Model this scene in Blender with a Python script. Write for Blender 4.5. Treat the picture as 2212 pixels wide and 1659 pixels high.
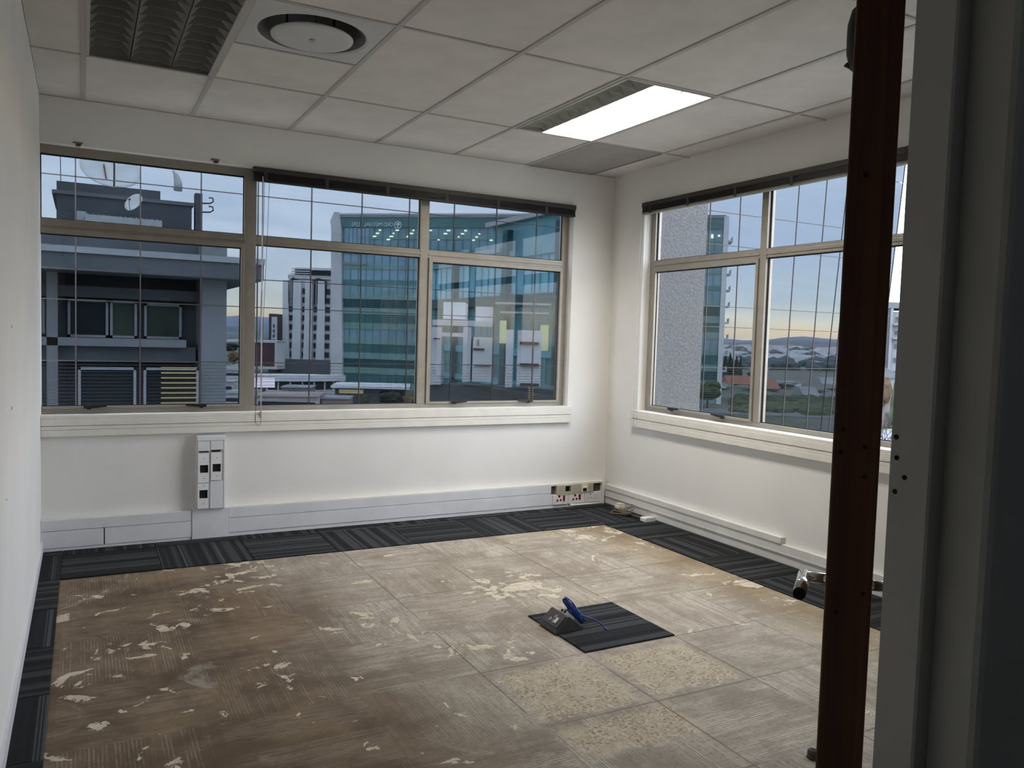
import bpy, bmesh, math, random
from mathutils import Vector, Matrix

for o in list(bpy.data.objects):
    bpy.data.objects.remove(o)
SC = bpy.context.scene
COL = SC.collection
rnd = random.Random(7)

# ------------------------------------------------------------------ camera
CAM = Vector((-3.8298, -5.4639, 1.3618))
RV = Vector((0.88175929, -0.47075809, 0.02978873))
UV = Vector((0.00157721, 0.066094, 0.99781215))
FV = Vector((0.471697, 0.87978316, -0.05902148))
FPX = 1730.6
cd = bpy.data.cameras.new('camera')
cam = bpy.data.objects.new('camera', cd)
COL.objects.link(cam)
m = Matrix.Identity(4)
for r in range(3):
    m[r][0], m[r][1], m[r][2], m[r][3] = RV[r], UV[r], -FV[r], CAM[r]
cam.matrix_world = m
cd.sensor_fit = 'HORIZONTAL'
cd.sensor_width = 36.0
cd.lens = FPX * 36.0 / 2212.0
cd.clip_start = 0.02
cd.clip_end = 6000
SC.camera = cam

# ------------------------------------------------------------------ view
SC.view_settings.view_transform = 'Standard'
SC.view_settings.look = 'None'
SC.view_settings.gamma = 1.0
SC.view_settings.exposure = 0.0
SC.view_settings.use_curve_mapping = False

LAMP_W = 54.0          # lit ceiling troffer (both lit lanes together)
SKY = 6.6

# ------------------------------------------------------------------ node helper
class G:
    def __init__(s, tree):
        s.t = tree
    def n(s, typ, **kw):
        nd = s.t.nodes.new(typ)
        for k, v in kw.items():
            setattr(nd, k, v)
        return nd
    def put(s, sock, v):
        if v is None:
            return
        if hasattr(v, 'is_output'):
            s.t.links.new(v, sock)
        else:
            if hasattr(sock, 'default_value'):
                dv = sock.default_value
                if hasattr(dv, '__len__') and not hasattr(v, '__len__'):
                    v = [v] * len(dv)
                if hasattr(dv, '__len__') and len(dv) == 4 and len(v) == 3:
                    v = (*v, 1)
            sock.default_value = v
    def m(s, op, a, b=None, c=None, clamp=False):
        nd = s.n('ShaderNodeMath', operation=op, use_clamp=clamp)
        s.put(nd.inputs[0], a); s.put(nd.inputs[1], b); s.put(nd.inputs[2], c)
        return nd.outputs[0]
    def mix(s, f, a, b, bt='MIX'):
        nd = s.n('ShaderNodeMix', data_type='RGBA', blend_type=bt)
        s.put(nd.inputs[0], f); s.put(nd.inputs[6], a); s.put(nd.inputs[7], b)
        return nd.outputs[2]
    def noise(s, vec, scale, detail=3, rough=.55, dist=0, col=False, d='3D'):
        nd = s.n('ShaderNodeTexNoise', noise_dimensions=d)
        s.put(nd.inputs['Vector'], vec)
        nd.inputs['Scale'].default_value = scale
        nd.inputs['Detail'].default_value = detail
        nd.inputs['Roughness'].default_value = rough
        nd.inputs['Distortion'].default_value = dist
        return nd.outputs['Color' if col else 'Fac']
    def ss(s, x, lo, hi, a=0., b=1.):
        nd = s.n('ShaderNodeMapRange', interpolation_type='SMOOTHSTEP')
        s.put(nd.inputs[0], x)
        nd.inputs[1].default_value = lo; nd.inputs[2].default_value = hi
        nd.inputs[3].default_value = a; nd.inputs[4].default_value = b
        return nd.outputs[0]
    def comb(s, x, y, z=0.):
        nd = s.n('ShaderNodeCombineXYZ')
        s.put(nd.inputs[0], x); s.put(nd.inputs[1], y); s.put(nd.inputs[2], z)
        return nd.outputs[0]
    def sep(s, v):
        nd = s.n('ShaderNodeSeparateXYZ'); s.put(nd.inputs[0], v)
        return nd.outputs
    def vm(s, op, a, b):
        nd = s.n('ShaderNodeVectorMath', operation=op)
        s.put(nd.inputs[0], a); s.put(nd.inputs[1], b)
        return nd.outputs[0]
    def coord(s, which='Object'):
        return s.n('ShaderNodeTexCoord').outputs[which]
    def bump(s, h, strength=.3, dist=.002):
        nd = s.n('ShaderNodeBump')
        nd.inputs['Strength'].default_value = strength
        nd.inputs['Distance'].default_value = dist
        s.put(nd.inputs['Height'], h)
        return nd.outputs[0]

MATS = {}
def newmat(name):
    mt = bpy.data.materials.new(name)
    mt.use_nodes = True
    mt.node_tree.nodes.clear()
    g = G(mt.node_tree)
    out = g.n('ShaderNodeOutputMaterial')
    MATS[name] = mt
    return g, out
def bsdf(g, out, col, rough=.6, metal=0., normal=None, spec=.5, emit=None, es=0.):
    b = g.n('ShaderNodeBsdfPrincipled')
    g.put(b.inputs['Base Color'], col)
    g.put(b.inputs['Roughness'], rough)
    g.put(b.inputs['Metallic'], metal)
    g.put(b.inputs['Specular IOR Level'], spec)
    if normal is not None: g.put(b.inputs['Normal'], normal)
    if emit is not None:
        g.put(b.inputs['Emission Color'], emit); b.inputs['Emission Strength'].default_value = es
    g.t.links.new(b.outputs[0], out.inputs[0])
    return b
def mat(name, col, rough=.6, metal=0., var=.06, scale=6., bump=0., bscale=300., bdist=.001, spec=.5):
    """plain material: colour with gentle procedural mottling, optional fine relief"""
    g, out = newmat(name)
    co = g.coord()
    nz = g.noise(co, scale, 4)
    dark = [c * (1 - var) for c in col]; lite = [min(1, c * (1 + var)) for c in col]
    c = g.mix(g.ss(nz, .3, .7), dark, lite)
    nr = None
    if bump:
        nr = g.bump(g.noise(co, bscale, 2), bump, bdist)
    bsdf(g, out, c, rough, metal, nr, spec)
    return MATS[name]
def emat(name, col, s):
    g, out = newmat(name)
    e = g.n('ShaderNodeEmission'); g.put(e.inputs[0], col); e.inputs[1].default_value = s
    g.t.links.new(e.outputs[0], out.inputs[0])
    return MATS[name]
def glassmat(name, tint, refl=1.0, rough=0.0, frit=False):
    g, out = newmat(name)
    tr = g.n('ShaderNodeBsdfTransparent'); g.put(tr.inputs[0], tint)
    gl = g.n('ShaderNodeBsdfGlossy'); gl.inputs['Roughness'].default_value = rough
    g.put(gl.inputs[0], (1, 1, 1))
    lw = g.n('ShaderNodeLayerWeight')
    f = g.m('MULTIPLY', g.m('ADD', .038, g.m('MULTIPLY', g.m('POWER', lw.outputs['Facing'], 5.0), .96)), refl)
    mx = g.n('ShaderNodeMixShader'); g.t.links.new(f, mx.inputs[0])
    g.t.links.new(tr.outputs[0], mx.inputs[1]); g.t.links.new(gl.outputs[0], mx.inputs[2])
    res = mx.outputs[0]
    if frit:
        x, y, z = g.sep(g.coord())
        ln = g.m('GREATER_THAN', g.m('FRACT', g.m('DIVIDE', z, .026)), .62)
        df = g.n('ShaderNodeBsdfDiffuse'); g.put(df.inputs[0], (.06, .06, .058))
        m2 = g.n('ShaderNodeMixShader'); g.t.links.new(g.m('MULTIPLY', ln, .17), m2.inputs[0])
        g.t.links.new(res, m2.inputs[1]); g.t.links.new(df.outputs[0], m2.inputs[2])
        res = m2.outputs[0]
    g.t.links.new(res, out.inputs[0])
    return MATS[name]

# ------------------------------------------------------------------ world: overcast dusk sky
w = bpy.data.worlds.new('dusk_sky'); SC.world = w
w.use_nodes = True
w.node_tree.nodes.clear()
g = G(w.node_tree)
wo = g.n('ShaderNodeOutputWorld'); bg = g.n('ShaderNodeBackground')
g.t.links.new(bg.outputs[0], wo.inputs[0])
co = g.coord('Generated')
x, y, z = g.sep(co)
el = g.m('MAXIMUM', z, 0.0)
st = g.comb(x, y, g.m('MULTIPLY', z, 7.0))
cl = g.noise(st, 2.3, 6, .55, .4)
cl2 = g.noise(st, 6.0, 5, .6, .3)
ramp = g.n('ShaderNodeValToRGB')
g.t.links.new(g.m('ADD', el, g.m('MULTIPLY', g.m('SUBTRACT', cl2, .5), .035)), ramp.inputs[0])
cr = ramp.color_ramp
stops = [(0.0, (1.02, .80, .66)), (.012, (1.16, .88, .60)), (.03, (1.12, 1.0, .80)), (.055, (.90, .92, .92)),
         (.11, (.80, .86, .98)), (.2, (.84, .90, 1.02)), (.45, (.88, .94, 1.06)), (1.0, (.84, .91, 1.04))]
cr.elements[0].position = 0; cr.elements[0].color = (*stops[0][1], 1)
cr.elements[1].position = 1; cr.elements[1].color = (*stops[-1][1], 1)
for p_, c_ in stops[1:-1]:
    e = cr.elements.new(p_); e.color = (*c_, 1)
cloud = g.mix(g.ss(cl, .38, .66), (.80, .84, .90), (1.10, 1.08, 1.06))
skyc = g.mix(1.0, ramp.outputs[0], cloud, 'MULTIPLY')
gnd = g.mix(g.ss(z, -.02, 0.0), (.22, .23, .24), skyc)
g.put(bg.inputs[0], gnd)
bg.inputs[1].default_value = SKY

# ------------------------------------------------------------------ mesh helpers
ORG = {}
def box(bm, a, b):
    x0, y0, z0 = [min(p, q) for p, q in zip(a, b)]
    x1, y1, z1 = [max(p, q) for p, q in zip(a, b)]
    v = [bm.verts.new(p) for p in ((x0,y0,z0),(x1,y0,z0),(x1,y1,z0),(x0,y1,z0),(x0,y0,z1),(x1,y0,z1),(x1,y1,z1),(x0,y1,z1))]
    for f in ((3,2,1,0),(4,5,6,7),(0,1,5,4),(1,2,6,5),(2,3,7,6),(3,0,4,7)):
        bm.faces.new([v[i] for i in f])
    return v
def prism(bm, pts, axis, lo, hi):
    """polygon pts (2D) extruded along axis between lo and hi; 2D order: x->(y,z) y->(x,z) z->(x,y)"""
    def P(p, t):
        if axis == 0: return (t, p[0], p[1])
        if axis == 1: return (p[0], t, p[1])
        return (p[0], p[1], t)
    a = [bm.verts.new(P(p, lo)) for p in pts]
    b = [bm.verts.new(P(p, hi)) for p in pts]
    n = len(pts)
    for i in range(n):
        bm.faces.new((a[i], a[(i+1) % n], b[(i+1) % n], b[i]))
    bm.faces.new(a[::-1]); bm.faces.new(b)
    bmesh.ops.recalc_face_normals(bm, faces=bm.faces[:])
def tube(bm, path, r, n=8, cap=True):
    path = [Vector(p) for p in path]
    rings = []
    prev = None
    for i, p in enumerate(path):
        t = (path[min(i+1, len(path)-1)] - path[max(i-1, 0)]).normalized()
        if prev is None:
            u = t.orthogonal().normalized()
        else:
            u = (prev - t * prev.dot(t))
            u = u.normalized() if u.length > 1e-6 else t.orthogonal().normalized()
        prev = u
        v = t.cross(u)
        rr = r[i] if isinstance(r, (list, tuple)) else r
        rings.append([bm.verts.new(p + (u*math.cos(2*math.pi*k/n) + v*math.sin(2*math.pi*k/n))*rr) for k in range(n)])
    for a, b in zip(rings, rings[1:]):
        for k in range(n):
            f = bm.faces.new((a[k], a[(k+1) % n], b[(k+1) % n], b[k])); f.smooth = True
    if cap:
        bm.faces.new(rings[0][::-1]); bm.faces.new(rings[-1])
def cyl(bm, a, b, r, n=16, r2=None):
    tube(bm, [a, b], [r, r if r2 is None else r2], n)
def lathe(bm, prof, centre, n=32, smooth=True):
    """prof (r,z) revolved about the z axis at centre"""
    c = Vector(centre); rings = []
    for r, z in prof:
        if r < 1e-6:
            rings.append([bm.verts.new(c + Vector((0, 0, z)))])
        else:
            rings.append([bm.verts.new(c + Vector((r*math.cos(2*math.pi*k/n), r*math.sin(2*math.pi*k/n), z))) for k in range(n)])
    for a, b in zip(rings, rings[1:]):
        for k in range(n):
            q = [a[k % len(a)], a[(k+1) % len(a)], b[(k+1) % len(b)], b[k % len(b)]]
            q2 = []
            for v in q:
                if v not in q2: q2.append(v)
            if len(q2) > 2:
                f = bm.faces.new(q2); f.smooth = smooth
    bmesh.ops.recalc_face_normals(bm, faces=bm.faces[:])
def quad(bm, *pts):
    return bm.faces.new([bm.verts.new(p) for p in pts])
def BM():
    return bmesh.new()
def obj(name, bm, mt, parent=None, bevel=0., local=False):
    """link bm as one mesh object; world coordinates unless local, moved into the frame of the thing it belongs to"""
    if bevel:
        bmesh.ops.bevel(bm, geom=[e for e in bm.edges], offset=bevel, segments=2, affect='EDGES', profile=.6)
    org = ORG.get(parent.name) if parent else None
    if org is not None and not local:
        bmesh.ops.transform(bm, matrix=org.inverted(), verts=bm.verts[:])
    me = bpy.data.meshes.new(name)
    bm.to_mesh(me); bm.free()
    me.materials.append(MATS[mt] if isinstance(mt, str) else mt)
    o = bpy.data.objects.new(name, me)
    COL.objects.link(o)
    if parent:
        o.parent = parent
        if org is not None: ORG[o.name] = org
    return o
def bx(name, mt, parent, a, b, bevel=0.):
    bm = BM(); box(bm, a, b)
    return obj(name, bm, mt, parent, bevel)
def tag(o, label, cat, group=None, kind=None):
    o['label'] = label; o['category'] = cat
    if group: o['group'] = group
    if kind: o['kind'] = kind
    return o
def thing(name, label, cat, loc=(0, 0, 0), rotz=0., group=None, kind=None):
    o = bpy.data.objects.new(name, None)
    o.empty_display_size = .1
    COL.objects.link(o)
    o.location = loc; o.rotation_euler = (0, 0, rotz)
    ORG[o.name] = Matrix.Translation(loc) @ Matrix.Rotation(rotz, 4, 'Z')
    return tag(o, label, cat, group, kind)
def atd(u, v, d):
    """point on the sight line of photo pixel (u, v) at distance d along the view axis: used to survey distant things"""
    return CAM + (FV + RV*((u-1106)/FPX) - UV*((v-829.5)/FPX)) * d

# ------------------------------------------------------------------ materials
mat('wall_paint', (.80, .785, .75), .75, var=.025, scale=2.2, bump=.12, bscale=260, bdist=.0006)
mat('reveal_paint', (.80, .79, .77), .7, var=.03, scale=8)
mat('ceiling_board', (.68, .645, .61), .9, var=.05, scale=5, bump=.35, bscale=420, bdist=.0008)
mat('ceiling_bar', (.47, .445, .42), .5, var=.04)
mat('grille_grey', (.33, .305, .285), .8, var=.05, bump=.5, bscale=500)
mat('alu_frame', (.31, .285, .245), .42, .35, var=.06, scale=14)
mat('gasket', (.015, .015, .015), .7)
mat('latch_black', (.012, .012, .012), .35)
mat('blind_brown', (.007, .005, .005), .45, var=.15, scale=30)
mat('blind_rail', (.036, .029, .025), .5, var=.1)
mat('blind_rail_grey', (.22, .205, .18), .5, var=.1)
mat('cord_white', (.62, .60, .56), .7)
mat('clear_plastic', (.6, .62, .65), .25)
mat('sill_cream', (.76, .735, .67), .45, var=.04, scale=9)
mat('trunking_white', (.74, .74, .76), .4, var=.035, scale=7)
mat('trunking_cream', (.77, .75, .71), .42, var=.05, scale=6)
mat('plate_white', (.80, .80, .79), .35, var=.03)
mat('plate_beige', (.46, .425, .32), .4, var=.05)
mat('plate_ivory', (.78, .74, .58), .4)
mat('socket_red', (.30, .008, .012), .35)
mat('hole_dark', (.012, .010, .010), .9)
mat('hole_grey', (.06, .055, .06), .8)
mat('screw_steel', (.25, .24, .22), .4, .8)
mat('chrome', (.82, .80, .77), .08, 1.0, var=.02)
mat('jamb_paint', (.42, .41, .375), .6, var=.04, scale=5)
mat('corridor_paint', (.30, .32, .35), .7, var=.05)
mat('box_charcoal', (.082, .075, .071), .5, var=.12, scale=40, bump=.15, bscale=900)
mat('cable_blue', (.018, .070, .30), .4, var=.2, scale=60)
mat('bark', (.09, .075, .06), .9)
mat('cable_beige', (.22, .18, .13), .5, var=.2, scale=40)
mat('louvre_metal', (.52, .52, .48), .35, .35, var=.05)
mat('louvre_unlit', (.27, .26, .245), .5, .2, var=.08)  # darker copy of the louvre metal: shade of the unlit fitting put in colour
mat('diffuser_white', (.56, .56, .54), .5, var=.03)
mat('diffuser_throat', (.12, .12, .125), .6)
mat('render_grey', (.088, .088, .090), .95, var=.18, scale=45, bump=.9, bscale=70, bdist=.012)
emat('tube_lit', (1.0, .86, .68), 9.0)
mat('tube_off', (.62, .62, .60), .4)
glassmat('window_glass', (.955, .965, .965), .32)
glassmat('skin_glass', (.298, .321, .341), .10)
glassmat('skin_glass_frit', (.298, .321, .341), .10, frit=True)
mat('skin_joint', (.040, .031, .029), .5, var=.1)

# varnished hardwood of the door
g, out = newmat('door_wood')
co = g.coord(); x, y, z = g.sep(co)
gr = g.noise(g.comb(g.m('MULTIPLY', x, 40), g.m('MULTIPLY', y, 90), g.m('MULTIPLY', z, 1.6)), 1.0, 5, .6, .6)
bsdf(g, out, g.mix(g.ss(gr, .3, .7), (.060, .019, .006), (.125, .042, .012)), .42, 0, g.bump(gr, .15, .001))

# carpet tile: charcoal loop pile with bundles of thin slate-blue lines along local x
g, out = newmat('carpet')
co = g.coord(); x, y, z = g.sep(co)
oi = g.n('ShaderNodeObjectInfo').outputs['Random']
yy = g.m('ADD', y, g.m('MULTIPLY', oi, 37.0))
grp = g.noise(g.comb(0., g.m('MULTIPLY', yy, 17.), 0.), 1.0, 1, .5)
fine = g.m('FRACT', g.m('DIVIDE', yy, .0118))
line = g.m('MULTIPLY', g.ss(fine, .58, .70), g.ss(grp, .50, .55))
lone = g.m('GREATER_THAN', g.noise(g.comb(3., g.m('MULTIPLY', yy, 44.), 0.), 1.0, 0, .5), .66)
line = g.m('MAXIMUM', line, g.m('MULTIPLY', lone, .8))
pile = g.noise(co, 420, 2)
base = g.mix(g.ss(grp, .35, .62), (.0125, .0120, .0120), (.026, .027, .029))
c = g.mix(g.m('MULTIPLY', line, g.ss(pile, .25, .6)), base, (.098, .108, .118))
c = g.mix(g.m('MULTIPLY', g.ss(pile, .55, .75), .35), c, (.06, .062, .066))
bsdf(g, out, c, .95, 0, g.bump(pile, .6, .003), .15)

# bare screed with glue ghosts of the lifted carpet tiles
g, out = newmat('bare_floor')
co = g.coord(); x, y, z = g.sep(co)
TX, TY = -1.915, -2.131
cxn = g.m('DIVIDE', g.m('SUBTRACT', x, TX), .5)
cyn = g.m('DIVIDE', g.m('SUBTRACT', y, TY), .5)
ci = g.m('FLOOR', cxn); cj = g.m('FLOOR', cyn)
fx = g.m('FRACT', cxn); fy = g.m('FRACT', cyn)
par = g.m('SUBTRACT', 1.0, g.m('FLOORED_MODULO', g.m('ADD', ci, cj), 2.0))
cellr = g.n('ShaderNodeTexWhiteNoise', noise_dimensions='2D')
g.put(cellr.inputs['Vector'], g.comb(ci, cj)); cr_ = cellr.outputs['Value']
# stripe coordinate across the tile's pile rows
sc_ = g.m('ADD', g.m('MULTIPLY', x, par), g.m('MULTIPLY', y, g.m('SUBTRACT', 1.0, par)))
al_ = g.m('ADD', g.m('MULTIPLY', y, par), g.m('MULTIPLY', x, g.m('SUBTRACT', 1.0, par)))
sgrp = g.noise(g.comb(g.m('MULTIPLY', sc_, 22.), cr_, 0.), 1.0, 2, .6)
sfine = g.m('FRACT', g.m('DIVIDE', sc_, .0125))
brk = g.noise(g.comb(g.m('MULTIPLY', sc_, 90.), g.m('MULTIPLY', al_, 14.), cr_), 1.0, 4, .7)
stripe = g.m('MULTIPLY', g.m('MULTIPLY', g.ss(sfine, .45, .6), g.ss(sgrp, .44, .52)), g.ss(brk, .38, .58))
soft = g.noise(g.comb(g.m('MULTIPLY', sc_, 75.), g.m('MULTIPLY', al_, 3.5), g.m('MULTIPLY', cr_, 9.)), 1.0, 4, .65)
n1 = g.noise(co, 1.1, 5, .55, .3)
n2 = g.noise(co, 3.4, 6, .6, .4)
n3 = g.noise(co, 24, 4, .65)
nf = g.noise(co, 140, 3, .7)
# glue smear: heaviest towards the left-hand wall
left = g.ss(g.m('ADD', x, g.m('ADD', g.m('MULTIPLY', g.m('SUBTRACT', n1, .5), 1.1), g.m('MULTIPLY', y, .12))), -3.35, -2.65, 1., 0.)
grey = g.mix(g.ss(n2, .35, .65), (.280, .232, .175), (.430, .375, .300))
grey = g.mix(g.m('MULTIPLY', g.m('SUBTRACT', cr_, .5), .25), grey, (.20, .165, .125))
grey = g.mix(g.m('MULTIPLY', g.ss(soft, .45, .60), .26), grey, (.20, .165, .13))
ln2 = g.m('MULTIPLY', g.ss(g.m('ABSOLUTE', g.m('SUBTRACT', g.m('FRACT', g.m('DIVIDE', sc_, .0094)), .5)), .18, .34), g.ss(g.noise(g.comb(g.m('MULTIPLY', sc_, 30.), g.m('MULTIPLY', al_, 6.), g.m('MULTIPLY', cr_, 5.)), 1.0, 4, .65), .36, .6))
grey = g.mix(g.m('MULTIPLY', ln2, .55), grey, (.185, .152, .118))
grn = g.noise(co, 55, 5, .75)
grey = g.mix(g.ss(grn, .48, .64, 0, .55), grey, (.165, .132, .102))
brown = g.mix(g.ss(n2, .3, .7), (.095, .062, .034), (.205, .145, .086))
brown = g.mix(g.m('MULTIPLY', g.ss(soft, .5, .65), .25), brown, (.10, .073, .048))
brown = g.mix(g.ss(grn, .48, .7, 0, .4), brown, (.09, .065, .042))
ochre = g.mix(g.ss(n2, .35, .65), (.20, .135, .055), (.31, .245, .15))
c = g.mix(left, grey, brown)
# light stripes where pile rows pulled the glue off
smask = g.m('MULTIPLY', stripe, g.m('MULTIPLY', g.ss(n2, .30, .52), g.m('SUBTRACT', 1.0, g.m('MULTIPLY', left, .72))))
smask = g.m('MULTIPLY', smask, g.ss(cr_, .12, .5, .25, 1.0))
c = g.mix(g.m('MULTIPLY', smask, .8), c, (.52, .475, .40))
# ochre glue along the outer edge of the room
edge = g.m('ADD', x, g.m('MULTIPLY', g.m('SUBTRACT', n2, .5), .55))
em = g.ss(edge, -.92, -.55)
edge2 = g.m('ADD', y, g.m('MULTIPLY', g.m('SUBTRACT', n1, .5), .9))
em2 = g.m('MULTIPLY', g.ss(edge2, -1.0, -.72), g.ss(x, -1.6, -.9))
em = g.m('MAXIMUM', em, em2)
c = g.mix(g.m('MULTIPLY', em, g.ss(n3, .3, .6, .35, .8)), c, ochre)
# two and a bit tiles lifted last: rough tan glue with crumbs
def cell(i0, i1, j0, j1):
    wob = g.m('MULTIPLY', g.m('SUBTRACT', n3, .5), .35)
    a = g.m('ADD', cxn, wob); b = g.m('ADD', cyn, wob)
    q = g.m('MULTIPLY', g.ss(a, i0, i0+.1), g.ss(a, i1-.1, i1, 1., 0.))
    return g.m('MULTIPLY', q, g.m('MULTIPLY', g.ss(b, j0, j0+.1), g.ss(b, j1-.1, j1, 1., 0.)))
rough_ = g.m('MAXIMUM', g.m('MAXIMUM', cell(.02, .98, -1.98, -1.08), cell(-.98, -.03, -1.98, -1.05)), cell(-1.0, .1, -2.55, -2.03))
crumb = g.ss(g.noise(co, 75, 5, .75), .50, .60)
tan = g.mix(g.ss(n3, .35, .65), (.44, .36, .245), (.53, .465, .36))
tan = g.mix(g.m('MULTIPLY', crumb, g.ss(g.noise(co, 7, 4, .6), .36, .56)), tan, (.19, .12, .055))
c = g.mix(g.m('MULTIPLY', rough_, .85), c, tan)
# flaked patches down to the pale screed
pn = g.noise(co, 6.6, 6, .66, .5)
pm = g.noise(g.vm('ADD', co, (7.3, 1.1, 0)), 1.15, 2, .5)
edgeboost = g.m('MULTIPLY', em, .035)
lb = g.m('ADD', g.m('MULTIPLY', left, .030), .015)
pk = g.m('ADD', pn, g.m('ADD', g.m('MULTIPLY', g.m('SUBTRACT', pm, .5), .34), g.m('ADD', edgeboost, lb)))
ff = g.m('MULTIPLY', g.ss(y, -3.3, -2.2), 0.02)
for hx, hy, hr in ((-.85, -.74, .30), (-.60, -.78, .24), (-1.82, -1.63, .30), (-1.75, -1.66, .22), (-.60, -2.05, .28), (-.56, -2.30, .26), (-.62, -1.30, .16), (-3.15, -1.17, .26), (-3.0, -.88, .20), (-3.62, -1.95, .20), (-3.3, -1.49, .18), (-2.20, -2.54, .15), (-2.67, -1.92, .15), (-2.26, -2.33, .17), (-2.31, -1.82, .12)):
    ds = g.n('ShaderNodeVectorMath', operation='DISTANCE'); g.put(ds.inputs[0], co); ds.inputs[1].default_value = (hx, hy, 0)
    ff = g.m('ADD', ff, g.ss(ds.outputs['Value'], hr*.35, hr*1.5, .070, 0.))
pk = g.m('ADD', pk, ff)
patch = g.ss(pk, .682, .690)
rim = g.m('SUBTRACT', g.ss(pk, .670, .682), patch, clamp=True)
c = g.mix(g.m('MULTIPLY', rim, .6), c, (.11, .075, .04))
c = g.mix(patch, c, g.mix(g.ss(n3, .4, .6), (.50, .425, .305), (.59, .53, .42)))
# scuffs and grit
scuff = g.ss(g.noise(co, 2.6, 6, .7, 1.2), .60, .72)
c = g.mix(g.m('MULTIPLY', scuff, .35), c, (.56, .52, .46))
c = g.mix(g.ss(nf, .70, .76, 0., .7), c, (.10, .075, .05))
# joint lines
jx = g.m('ABSOLUTE', g.m('SUBTRACT', fx, .5)); jy = g.m('ABSOLUTE', g.m('SUBTRACT', fy, .5))
jl = g.ss(g.m('ADD', g.m('MAXIMUM', jx, jy), g.m('MULTIPLY', g.m('SUBTRACT', n3, .5), .012)), .488, .497)
jl = g.m('MULTIPLY', jl, g.m('MULTIPLY', g.ss(g.noise(co, 1.7, 3), .36, .55), g.m('SUBTRACT', 1.0, g.m('MULTIPLY', left, .8))))
c = g.mix(g.m('MULTIPLY', jl, .75), c, (.12, .09, .065))
hgt = g.m('ADD', g.m('MULTIPLY', patch, -.6), g.m('ADD', g.m('MULTIPLY', nf, .25), g.m('MULTIPLY', g.m('MULTIPLY', crumb, rough_), .8)))
bsdf(g, out, c, g.mix(left, .68, .62), 0, g.bump(hgt, .5, .0025), .18)

# ------------------------------------------------------------------ room shell
XL, HC = -4.053, 2.6776
YF0, YF1 = -5.032, -5.104      # front partition
WT = .145                       # outer wall thickness
B0, B1, SZ, HZ = XL, -.386, .80, 2.412     # back window opening
R0, R1 = -.410, -3.85                     # right window opening (y)

bm = BM(); box(bm, (XL-.3, YF1-2.4, -.12), (.0, .0, 0)); floor = obj('floor', bm, 'bare_floor')
tag(floor, 'bare screed floor stained with old carpet glue', 'floor', kind='structure')
bm = BM()
box(bm, (XL-.1, 0, 0), (1e-4, WT, SZ)); box(bm, (XL-.1, 0, HZ), (1e-4, WT, 3.0)); box(bm, (B1, 0, SZ), (1e-4, WT, HZ))
wall_back = tag(obj('wall_back', bm, 'wall_paint'), 'white plastered wall around the wide city window', 'wall', kind='structure')
bm = BM()
box(bm, (0, WT, 0), (WT, YF1, SZ)); box(bm, (0, WT, HZ), (WT, YF1, 3.0)); box(bm, (0, WT, SZ), (WT, R0, HZ)); box(bm, (0, R1, SZ), (WT, YF1, HZ))
wall_right = tag(obj('wall_right', bm, 'wall_paint'), 'white plastered wall with the window beside the open door', 'wall', kind='structure')
bm = BM(); box(bm, (XL-.1, WT, 0), (XL, YF1-2.4, 3.0))
wall_left = tag(obj('wall_left', bm, 'wall_paint'), 'plain white partition wall along the left side', 'wall', kind='structure')
bm = BM()
box(bm, (-3.14, YF0, 0), (0, YF1+.006, 3.0)); box(bm, (XL, YF0, 2.10), (-3.14, YF1+.006, 3.0))
tag(obj('wall_front', bm, 'corridor_paint'), 'grey partition wall beside the door opening', 'wall', kind='structure')
bm = BM(); box(bm, (XL, YF1-2.3, 0), (0, YF1-2.4, 3.0)); box(bm, (-.1, YF1, 0), (0, YF1-2.3, 3.0))
tag(obj('wall_corridor', bm, 'corridor_paint'), 'far wall of the dim passage outside the door', 'wall', kind='structure')

for y_, z_, r_ in ((-2.132, 1.345, .006), (-2.158, 1.057, .008), (-2.395, .778, .004)):
    bm = BM(); cyl(bm, (XL-.004, y_, z_), (XL+.0008, y_, z_), r_, 9); obj('plug_hole', bm, 'hole_grey', wall_left)
# ceiling: void slab, hung grid of bars and boards
bm = BM(); box(bm, (XL-.1, WT, 2.98), (WT, YF1-2.4, 3.08))
ceiling = tag(obj('ceiling', bm, 'ceiling_board'), 'suspended ceiling of pale mineral boards in a metal grid', 'ceiling', kind='structure')
gx = [XL, -3.828, -3.228, -2.628, -2.028, -1.428, -.828, -.228, 0.0]
gy = [0.0, -.9017, -2.1017, -3.3017, -4.5017, YF0]
skip = {(1, 1): 'lamp', (5, 1): 'lamp', (2, 1): 'diff', (6, 0): 'grille'}
hb = .012
def board(x0, x1, y0, y1):
    bx('ceiling_board', 'ceiling_board', ceiling, (x0+.002, y0-.002, HC+.004+rnd.uniform(0, .0012)), (x1-.002, y1+.002, HC+.016))
for i in range(8):
    for j in range(5):
        k = skip.get((i, j))
        if k is None: board(gx[i], gx[i+1], gy[j], gy[j+1])
        elif k == 'diff': board(gx[i], gx[i+1], gy[j], -1.5017)
for i in range(1, 8):
    bx('grid_bar', 'ceiling_bar', ceiling, (gx[i]-hb, 0, HC-.001), (gx[i]+hb, YF0, HC+.026))
for j in range(1, 5):
    for i in range(8):
        x0 = gx[i] + (hb if i else 0); x1 = gx[i+1] - (hb if i < 7 else 0)
        bx('cross_bar', 'ceiling_bar', ceiling, (x0, gy[j]-hb*.7, HC-.0005), (x1, gy[j]+hb*.7, HC+.02))
bx('cross_bar', 'ceiling_bar', ceiling, (gx[2]+hb, -1.5017-hb*.7, HC-.0005), (gx[3]-hb, -1.5017+hb*.7, HC+.02))
for i in range(8):
    bx('edge_trim', 'ceiling_bar', ceiling, (gx[i], -.004, HC-.001), (gx[i+1], 0, HC+.004))
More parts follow.
